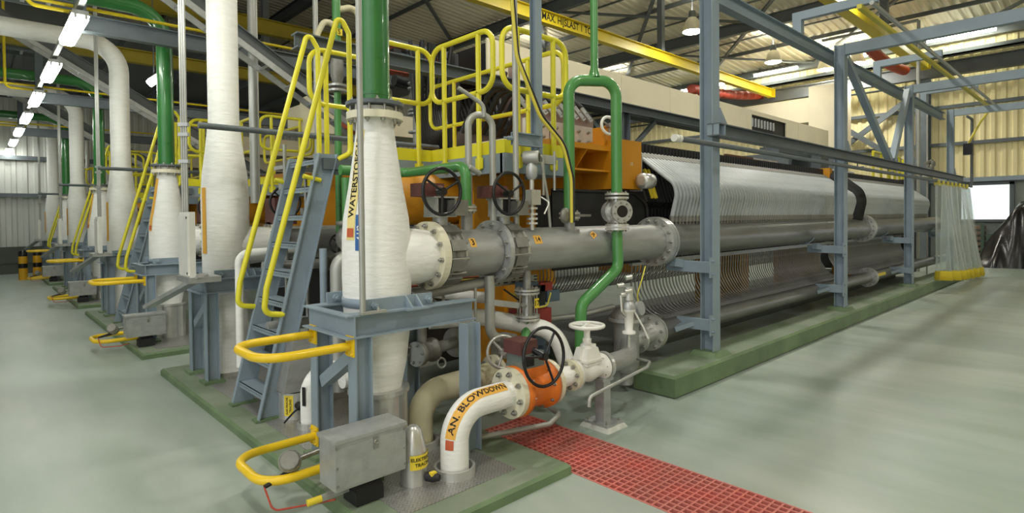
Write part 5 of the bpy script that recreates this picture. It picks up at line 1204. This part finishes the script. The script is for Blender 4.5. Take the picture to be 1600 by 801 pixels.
# foot of ladder: insulated drum with electric tracing sticker, small white elbow
T = thing('tracing_drum', 'steel drum with yellow tracing sticker and sheet metal hood behind the ladder foot', 'drum', (2.0, 4.92, .08), 'tracing drums')
MB().cyl((2.0, 4.86, .08), (2.0, 4.86, .30), .135, n=32).build('drum', 'stainless', T)
MB().hexa([(1.86, 4.74, .31), (2.16, 4.72, .31), (2.18, 5.02, .31), (1.86, 5.04, .31), (1.96, 4.78, .72), (2.14, 4.78, .72), (2.16, 5.0, .72), (1.96, 5.0, .72)]).build('hood', 'stainless_pipe', T)
cy = lambda a, l: (lambda u, v: (2.0+(.135+l)*math.cos(a+u/.135), 4.86+(.135+l)*math.sin(a+u/.135), .2+v))
st = patch(MB(), .075, .17, cy(math.radians(225), .002), 5, 2).build('name_sticker', 'sticker_yellow', T)
lettering(MB(), 'ELEKTRISCHE', .024, lambda u, v: cy(math.radians(225), .004)(-v-.012, u)).build('lettering', 'ink_black', st)
lettering(MB(), 'TRACING', .026, lambda u, v: cy(math.radians(225), .004)(-v+.016, u)).build('lettering', 'ink_black', st)
MB().lathe([(.03, 0), (.03, .06), (.02, .07)], (1.97, 4.73, .2), (-.1, -1, 0), 12).tube([(1.97, 4.68, .2), (1.9, 4.66, .17), (1.84, 4.7, .09)], .008, 6, .03).build('junction_plug', 'black_rubber', T)
T = thing('small_white_elbow', 'small white wrapped elbow rising from the plate beside the frame post', 'pipe', (1.98, 4.45, .08), 'wrapped elbow pipes')
MB().tube([(1.96, 4.5, .06), (1.96, 4.5, .50), (2.5, 4.55, .52)], .062, 20, .16, 8).build('wrapped_elbow', 'white_wrap', T); MB().ring((1.96, 4.5, .1), (0, 0, 1), .09, .07, .05, 24).build('floor_collar', 'stainless', T)
MB().bar((1.905, 4.46, .27), (1.905, 4.46, .42), .03, .004, (-1, -.5, 0)).build('dark_label', 'ink_black', T)
T = thing('tracing_cone', 'small steel cone with yellow tracing sticker and black plug beside the control box', 'drum', (2.02, 3.06, .08), 'tracing drums')
MB().lathe([(.085, .08), (.085, .25), (.088, .27), (.05, .42), (.03, .44)], (2.02, 3.08, 0), n=10).build('cone', 'stainless', T)
cy2 = lambda a, l: (lambda u, v: (2.02+(.087+l)*math.cos(a+u/.087), 3.08+(.087+l)*math.sin(a+u/.087), .235+v))
st = patch(MB(), .19, .09, cy2(math.radians(285), .003), 10, 2).build('name_sticker', 'sticker_yellow', T)
lettering(MB(), 'ELEKTRISCHE', .03, lambda u, v: cy2(math.radians(285), .005)(u, v+.018)).build('lettering', 'ink_black', st)
lettering(MB(), 'TRACING', .03, lambda u, v: cy2(math.radians(285), .005)(u, v-.016)).build('lettering', 'ink_black', st)
MB().lathe([(.028, 0), (.032, .05), (.02, .09)], (2.06, 3.0, .13), (.5, -.8, 0), 12).build('plug', 'black_rubber', T); MB().box(2.06, 2.1, 2.94, 2.97, .145, .165).build('plug_label', 'sticker_yellow', T)
# ================================================================ CLUTTER BEHIND AND ABOVE
# black cable bundle looped beside the platform
T = thing('cable_loops', 'thick bundle of black cables looped behind the yellow guard rail', 'cables', (4.7, 6.0, 2.6))
for k in range(14):
    q = .05*k
    MB().tube([(4.3+.9*q, 6.5+.2*math.sin(k*2), 4.1), (4.36+.75*q, 6.5, 3.2), (4.5+.4*q, 6.5-.3*q, 2.6+.55*q), (4.95-.25*q, 6.5, 2.6+.6*q), (5.1-.3*q, 6.5, 3.3), (5.15-.2*q, 6.6, 4.1)], .032, 7, .3, 5).build('cable', 'cable_black', T)
T = thing('cable_fan', 'fan of black flexible cables on a pale board above the cell stack', 'cables', (6.2, 6.6, 3))
MB().box(5.6, 5.65, 5.9, 7.6, 2.9, 3.9).build('board', 'mauve_plate', T)
for k in range(16): MB().tube([(5.55, 6.0+.1*k, 3.8-.02*k), (5.4, 6.0+.09*k, 3.5), (5.2, 5.7+.08*k, 3.1), (5.3, 5.3+.03*k, 2.85)], .032, 6, .2, 3).build('cable', 'cable_black', T)
# twin valve stacks behind the platform
for k, (x, y, l) in enumerate(((4.05, 6.9, 'left'), (4.55, 6.75, 'right'))):
    t = thing('grey_valve_stack', 'upright grey valve stack behind the guard rail, %s of the pair' % l, 'valve', (x, y, 0), 'grey valve stacks')
    MB().cyl((x, y, .0), (x, y, 5.6 if k == 0 else 3.95), .055, n=14).build('pipe', 'galv_pipe', t)
    m = MB()
    for z in (3.2, 3.25, 3.55, 3.62, 2.95): m.disc((x, y, z), (0, 0, 1), .12, .025, 18)
    m.build('flanges', 'galvanised', t, kind='stuff')
    MB().lathe([(.07, 3.25), (.1, 3.32), (.1, 3.48), (.07, 3.55)], (x, y, 0), n=14).build('valve_body', 'cast_grey', t)
    MB().torus((x+.12, y-.08, 3.42), (1, -1, 0), .08, .012, 16, 6).build('ring_handle', 'galv_pipe', t)
T = thing('meter_box', 'small black meter with pale display behind the tall green pipe', 'meter', (4.2, 6.7, 3.8))
MB().box(4.1, 4.4, 6.6, 6.75, 3.78, 4.0).build('case', 'black_gloss', T); MB().box(4.2, 4.34, 6.59, 6.6, 3.85, 3.95).build('display', 'instrument_blue', T)
T = thing('motor_rack', 'dark overhead rack with reddish motors above the guard rails', 'rack', (5.6, 7.8, 3.9))
MB().box(4.4, 9, 7.4, 7.46, 4.3, 4.4).build('rail', 'steel_dark', T); MB().box(5.2, 7, 7.5, 8.1, 4.0, 4.28).build('housing', 'steel_dark', T)
MB().cyl((5.0, 7.6, 4.15), (5.5, 7.6, 4.15), .16, n=16).build('motor', 'red_actuator', T); MB().box(4.45, 5.0, 7.45, 7.7, 3.95, 4.3).build('fin_block', 'copper_red', T)
MB().tube([(4.6, 7.4, 3.8), (6, 7.4, 3.7), (8, 7.4, 3.7)], .09, 8).build('cable_run', 'cable_black', T)
T = thing('cream_box', 'cream board box behind the ladder handrails', 'enclosure', (4.4, 9.5, 3.2))
MB().box(4.2, 4.55, 9.2, 9.8, 3.2, 3.85).build('body', 'cream_board', T); MB().box(4.6, 5.2, 9.1, 9.6, 3.3, 3.6).build('bracket', 'copper_red', T)
# green riser with valve between the handrails
T = thing('green_riser', 'slim green riser pipe with a flanged valve seen between the ladder handrails', 'pipe', (3.3, 6.6, 2.4))
MB().cyl((3.3, 6.6, 1.6), (3.3, 6.6, 3.3), .042, n=12).build('pipe', 'green_bright', T); MB().cyl((3.3, 6.6, 3.85), (3.3, 6.6, 6.5), .05, n=12).build('pipe', 'green_bright', T)
m = MB()
for z in (3.32, 3.38, 3.78, 3.84): m.disc((3.3, 6.6, z), (0, 0, 1), .11, .025, 18)
m.build('flanges', 'galvanised', T, kind='stuff')
MB().lathe([(.05, 3.38), (.08, 3.5), (.08, 3.66), (.05, 3.78)], (3.3, 6.6, 0), n=18).build('valve_body', 'cast_grey', T)
MB().tube([(3.12, 6.6, 3.5), (3.05, 6.6, 3.95), (3.15, 6.6, 4.15), (3.3, 6.6, 4.1)], .035, 8, .1).tube([(3.3, 6.6, 4.3), (3.55, 6.6, 4.4), (3.65, 6.6, 4.2), (3.65, 6.6, 3.7)], .04, 8, .12).build('insulated_bypass', 'white_wrap_old', T)
MB().box(3.28, 3.34, 6.53, 6.55, 3.98, 4.06).build('tag', 'sticker_yellow', T)
mm = MB(); lettering(mm, 'S', .09, lambda u, v: (3.3+u, 6.53, 4.02+v)); mm.build('lettering', 'ink_black', T)
for x, y, l in ((3.55, 6.3, 'tan upright tube between the ladder handrails'), (3.17, 6.9, 'pale upright pipe running up behind the ladder top')):
    single(MB().cyl((x, y, 1.6), (x, y, 6.5 if x < 3.4 else 3.2), .032 if x < 3.4 else .022, n=10), 'upright_pipe', 'galv_pipe' if x < 3.4 else 'white_wrap_old', l, 'pipe')
single(MB().cyl((3.06, 8.75, 2.0), (3.06, 8.75, 6), .07, n=12), 'pale_vertical_pipe', 'galv_pipe', 'pale vertical pipe beyond the tall white column', 'pipe')
# pipework under the platform behind the ladder
T = thing('galvanised_elbow', 'big galvanised elbow pipe left of the nearest white column', 'pipe', (2.35, 4.55, .4))
MB().tube([(2.25, 4.55, .3), (2.25, 4.55, 1.42), (2.75, 4.5, 1.44)], .06, 16, .1, 7).build('pipe', 'galv_pipe', T)
single(MB().cyl((2.22, 4.75, .2), (2.22, 4.75, 1.5), .032, n=10), 'thin_blue_post', 'steel_blue', 'slim blue-grey tube beside the big galvanised elbow', 'pipe')
T = thing('regulating_valve', 'grey regulating valve with green stem between ladder and white column', 'valve', (2.45, 4.75, 1.4))
MB().lathe([(.05, 0), (.11, .01), (.11, .03), (.05, .05), (.1, .12), (.1, .2), (.05, .27), (.1, .28), (.1, .31), (.05, .32)], (2.45, 4.75, 1.42), n=18).build('body', 'cast_grey', T)
MB().tube([(2.45, 4.75, 1.72), (2.45, 4.75, 2.12)], .045, 12).tube([(2.45, 4.75, 2.0), (2.7, 4.78, 2.0), (3.2, 4.78, 2.0)], .045, 12).build('green_stem', 'green_bright', T)
T = thing('white_bent_tube', 'white bent tube left of the ladder stringer', 'pipe', (1.9, 6.0, .2))
MB().tube([(1.93, 6.0, .3), (1.93, 6.0, 1.42), (2.5, 5.9, 1.45)], .04, 12, .1, 6).build('pipe', 'white_wrap', T)
for k, (x, y, z, l) in enumerate(((2.75, 5.6, 1.3, 'upper'), (2.6, 5.1, .8, 'lower'))):
    t = thing('process_valve', '%s of two grey process valves seen through the ladder treads' % l, 'valve', (x, y, z-.2), 'valves behind the ladder')
    MB().lathe([(.1, 0), (.1, .03), (.06, .05), (.09, .14), (.06, .23), (.1, .25), (.1, .28)], (x-.14, y, z), (1, 0, 0), 18).build('body', 'cast_grey', t)
    MB().cyl((x-.7, y+.1, z), (x+1.2, y, z), .05, n=12).build('pipe', 'stainless_pipe', t); wheel(t, (x, y-.1, z+.2), (-.3, -1, .3), .1, .011, 'black_gloss', 3, .02); MB().cyl((x, y, z), (x, y-.1, z+.2), .02, n=8).build('stem', 'cast_grey', t)
T = thing('maroon_gearbox', 'maroon gearbox with black lever seen between ladder and frame', 'gearbox', (2.35, 4.7, .85))
MB().box(2.2, 2.45, 4.6, 4.8, .92, 1.02).build('box', 'maroon', T); MB().cyl((2.35, 4.65, 1.0), (2.25, 4.6, 1.35), .015, n=8).build('lever', 'black_gloss', T); MB().cyl((2.32, 4.7, .55), (2.32, 4.7, .92), .06, n=12).build('stand', 'cast_grey', T)
single(MB().tube([(2.0, 4.1, .14), (2.35, 3.95, .14), (2.5, 4.3, .14)], .03, 10, .12), 'drain_loop', 'galv_pipe', 'bent grey tube on the floor plate between the frame posts', 'pipe')
T = thing('floor_manifold', 'white low pipework on the plate between the frame posts', 'pipe', (2.5, 4.6, .3))
MB().cyl((2.2, 4.4, .42), (3.2, 4.5, .42), .06, n=12).tube([(2.35, 4.3, .6), (2.35, 4.3, .2), (2.6, 4.5, .2)], .035, 10, .08).build('pipe', 'white_wrap', T); MB().disc((2.5, 4.43, .42), (1, 0, 0), .1, .05, 16).build('flange', 'white_paint', T)
T = thing('square_lantern', 'small square grey display box right of the nearest white column', 'meter', (2.95, 4.9, 1.7))
MB().box(2.62, 2.7, 4.86, 5.0, 1.72, 1.96).build('case', 'galvanised', T)
for k, (x, y, z0, z1, l) in enumerate(((2.55, 4.45, 1.0, 1.3, 'small stacked fittings beside the big galvanised elbow'), (2.3, 5.75, 1.55, 2.0, 'small steel fittings right of the tall white column'), (2.75, 6.3, 1.2, 1.75, 'steel fittings seen behind the ladder rungs'))):
    T = thing('fitting_stack', l, 'fitting', (x, y, z0), 'small fitting stacks')
    MB().cyl((x, y, .08), (x, y, z1+.5), .02, n=8).build('tube', 'galv_pipe', T)
    m = MB()
    for i in range(7): m.lathe([(.03, 0), (.05, .01), (.05, .025), (.03, .035)], (x, y, z0+(z1-z0)*i/6), n=10)
    m.build('rings', 'cast_grey', T, kind='stuff')
    MB().box(x-.05, x+.05, y-.04, y+.04, z1+.05, z1+.13).build('block', 'galvanised', T)
# yellow railings and pipes at the far end of the stack
T = thing('far_guard_rail', 'yellow guard rails on the far platform behind the third post', 'railing', (19.5, 5, 2.3))
for x0, x1, y in ((16.8, 18.2, 4.4), (18.3, 19.3, 4.4)):
    for q in (0, .5, 1): MB().cyl((x0+(x1-x0)*q, y, 2.3), (x0+(x1-x0)*q, y, 3.35), .03, n=8).build('stanchion', 'yellow_rail', T)
    for z in (2.85, 3.35): MB().cyl((x0, y, z), (x1, y, z), .03, n=8).build('rail', 'yellow_rail', T)
for x in (19.4, 19.6, 19.85): MB().cyl((x, 4.3, 1.6), (x, 4.3, 3.3), .07, n=8).build('corner_post', 'yellow_rail', T)
MB().box(16.8, 20, 4.35, 4.45, 2.3, 2.45).build('toe_board', 'yellow_rail', T)
T = thing('far_valves', 'dark valve group beside the farthest tall post', 'valve', (20.1, 3.9, 0))
for k in range(3): MB().lathe([(.05, 0), (.12, .02), (.12, .06), (.06, .1), (.1, .2), (.06, .3)], (20.0+.18*k, 3.9, 2.75+.12*k), (0, -.3, 1), 12).build('valve', 'cast_grey', T)
MB().cyl((20.1, 3.9, 0), (20.1, 3.9, 4.6), .02, n=8).build('riser', 'galv_pipe', T); MB().cyl((19.9, 3.9, 3.2), (20.7, 3.9, 3.3), .05, n=8).build('cross_pipe', 'cast_grey', T)
single(MB().cyl((21, 4.3, 0), (21, 4.3, 7.6), .05, n=8).cyl((21, 4.3, 7.6), (21, 7, 7.6), .05, n=8), 'drop_conduit', 'galv_pipe', 'thin conduit dropping in front of the end wall left of the curtain', 'conduit')
# things by the door: tarpaulin, pallet boards
m = MB(); nx_, ny_ = 44, 30; vs = []
import mathutils
for j in range(ny_+1):
    for i in range(nx_+1):
        s, t_ = i/nx_, j/ny_
        # heap profile over x (depth) and y (width)
        y = 3.45-4.6*s; x = 23.8+2.3*t_
        hy = min(1, max(0, (s-.02)/.22))**.7*(1+.1*s); hx = min(1, t_/.25)*min(1, (1-t_)/.2+.3)
        h = 1.95*hy*min(1, hx)+.05
        q = mathutils.noise.noise(V((x*1.7, y*1.7, 1)))*.16+mathutils.noise.noise(V((x*5, y*5, 4)))*.06
        z = max(.0, h+q*(.25+.5*h)) if 0 < j < ny_ and 0 < i else 0
        x2 = x+mathutils.noise.noise(V((x*2, y*3, 9)))*.15
        vs.append((x2, y, z))
m.add(vs, [(j*(nx_+1)+i, j*(nx_+1)+i+1, (j+1)*(nx_+1)+i+1, (j+1)*(nx_+1)+i) for j in range(ny_) for i in range(nx_)], True)
single(m, 'tarpaulin', 'tarp', 'glossy black tarpaulin heaped over goods by the bright doorway', 'tarpaulin')
T = thing('board_stack', 'stack of brown boards under the bright doorway opening', 'boards', (26.0, 3.75, 0))
for k in range(7): MB().box(25.8, 26.2, 3.35, 4.3, .05+.19*k, .17+.19*k).build('board', 'pallet', T)
for y in (3.4, 4.25): MB().box(25.75, 25.8, y-.05, y+.05, 0, 1.42).build('upright', 'wood_green', T)
T = thing('green_crate', 'dull green crate between the boards and the tarpaulin', 'crate', (25.6, 2.9, 0))
MB().box(25.4, 25.9, 2.6, 3.25, .0, 1.05).build('body', 'wood_green', T); MB().bar((25.3, 2.9, .2), (25.6, 2.6, 1.45), .06, .06).build('handle', 'steel_dark', T)
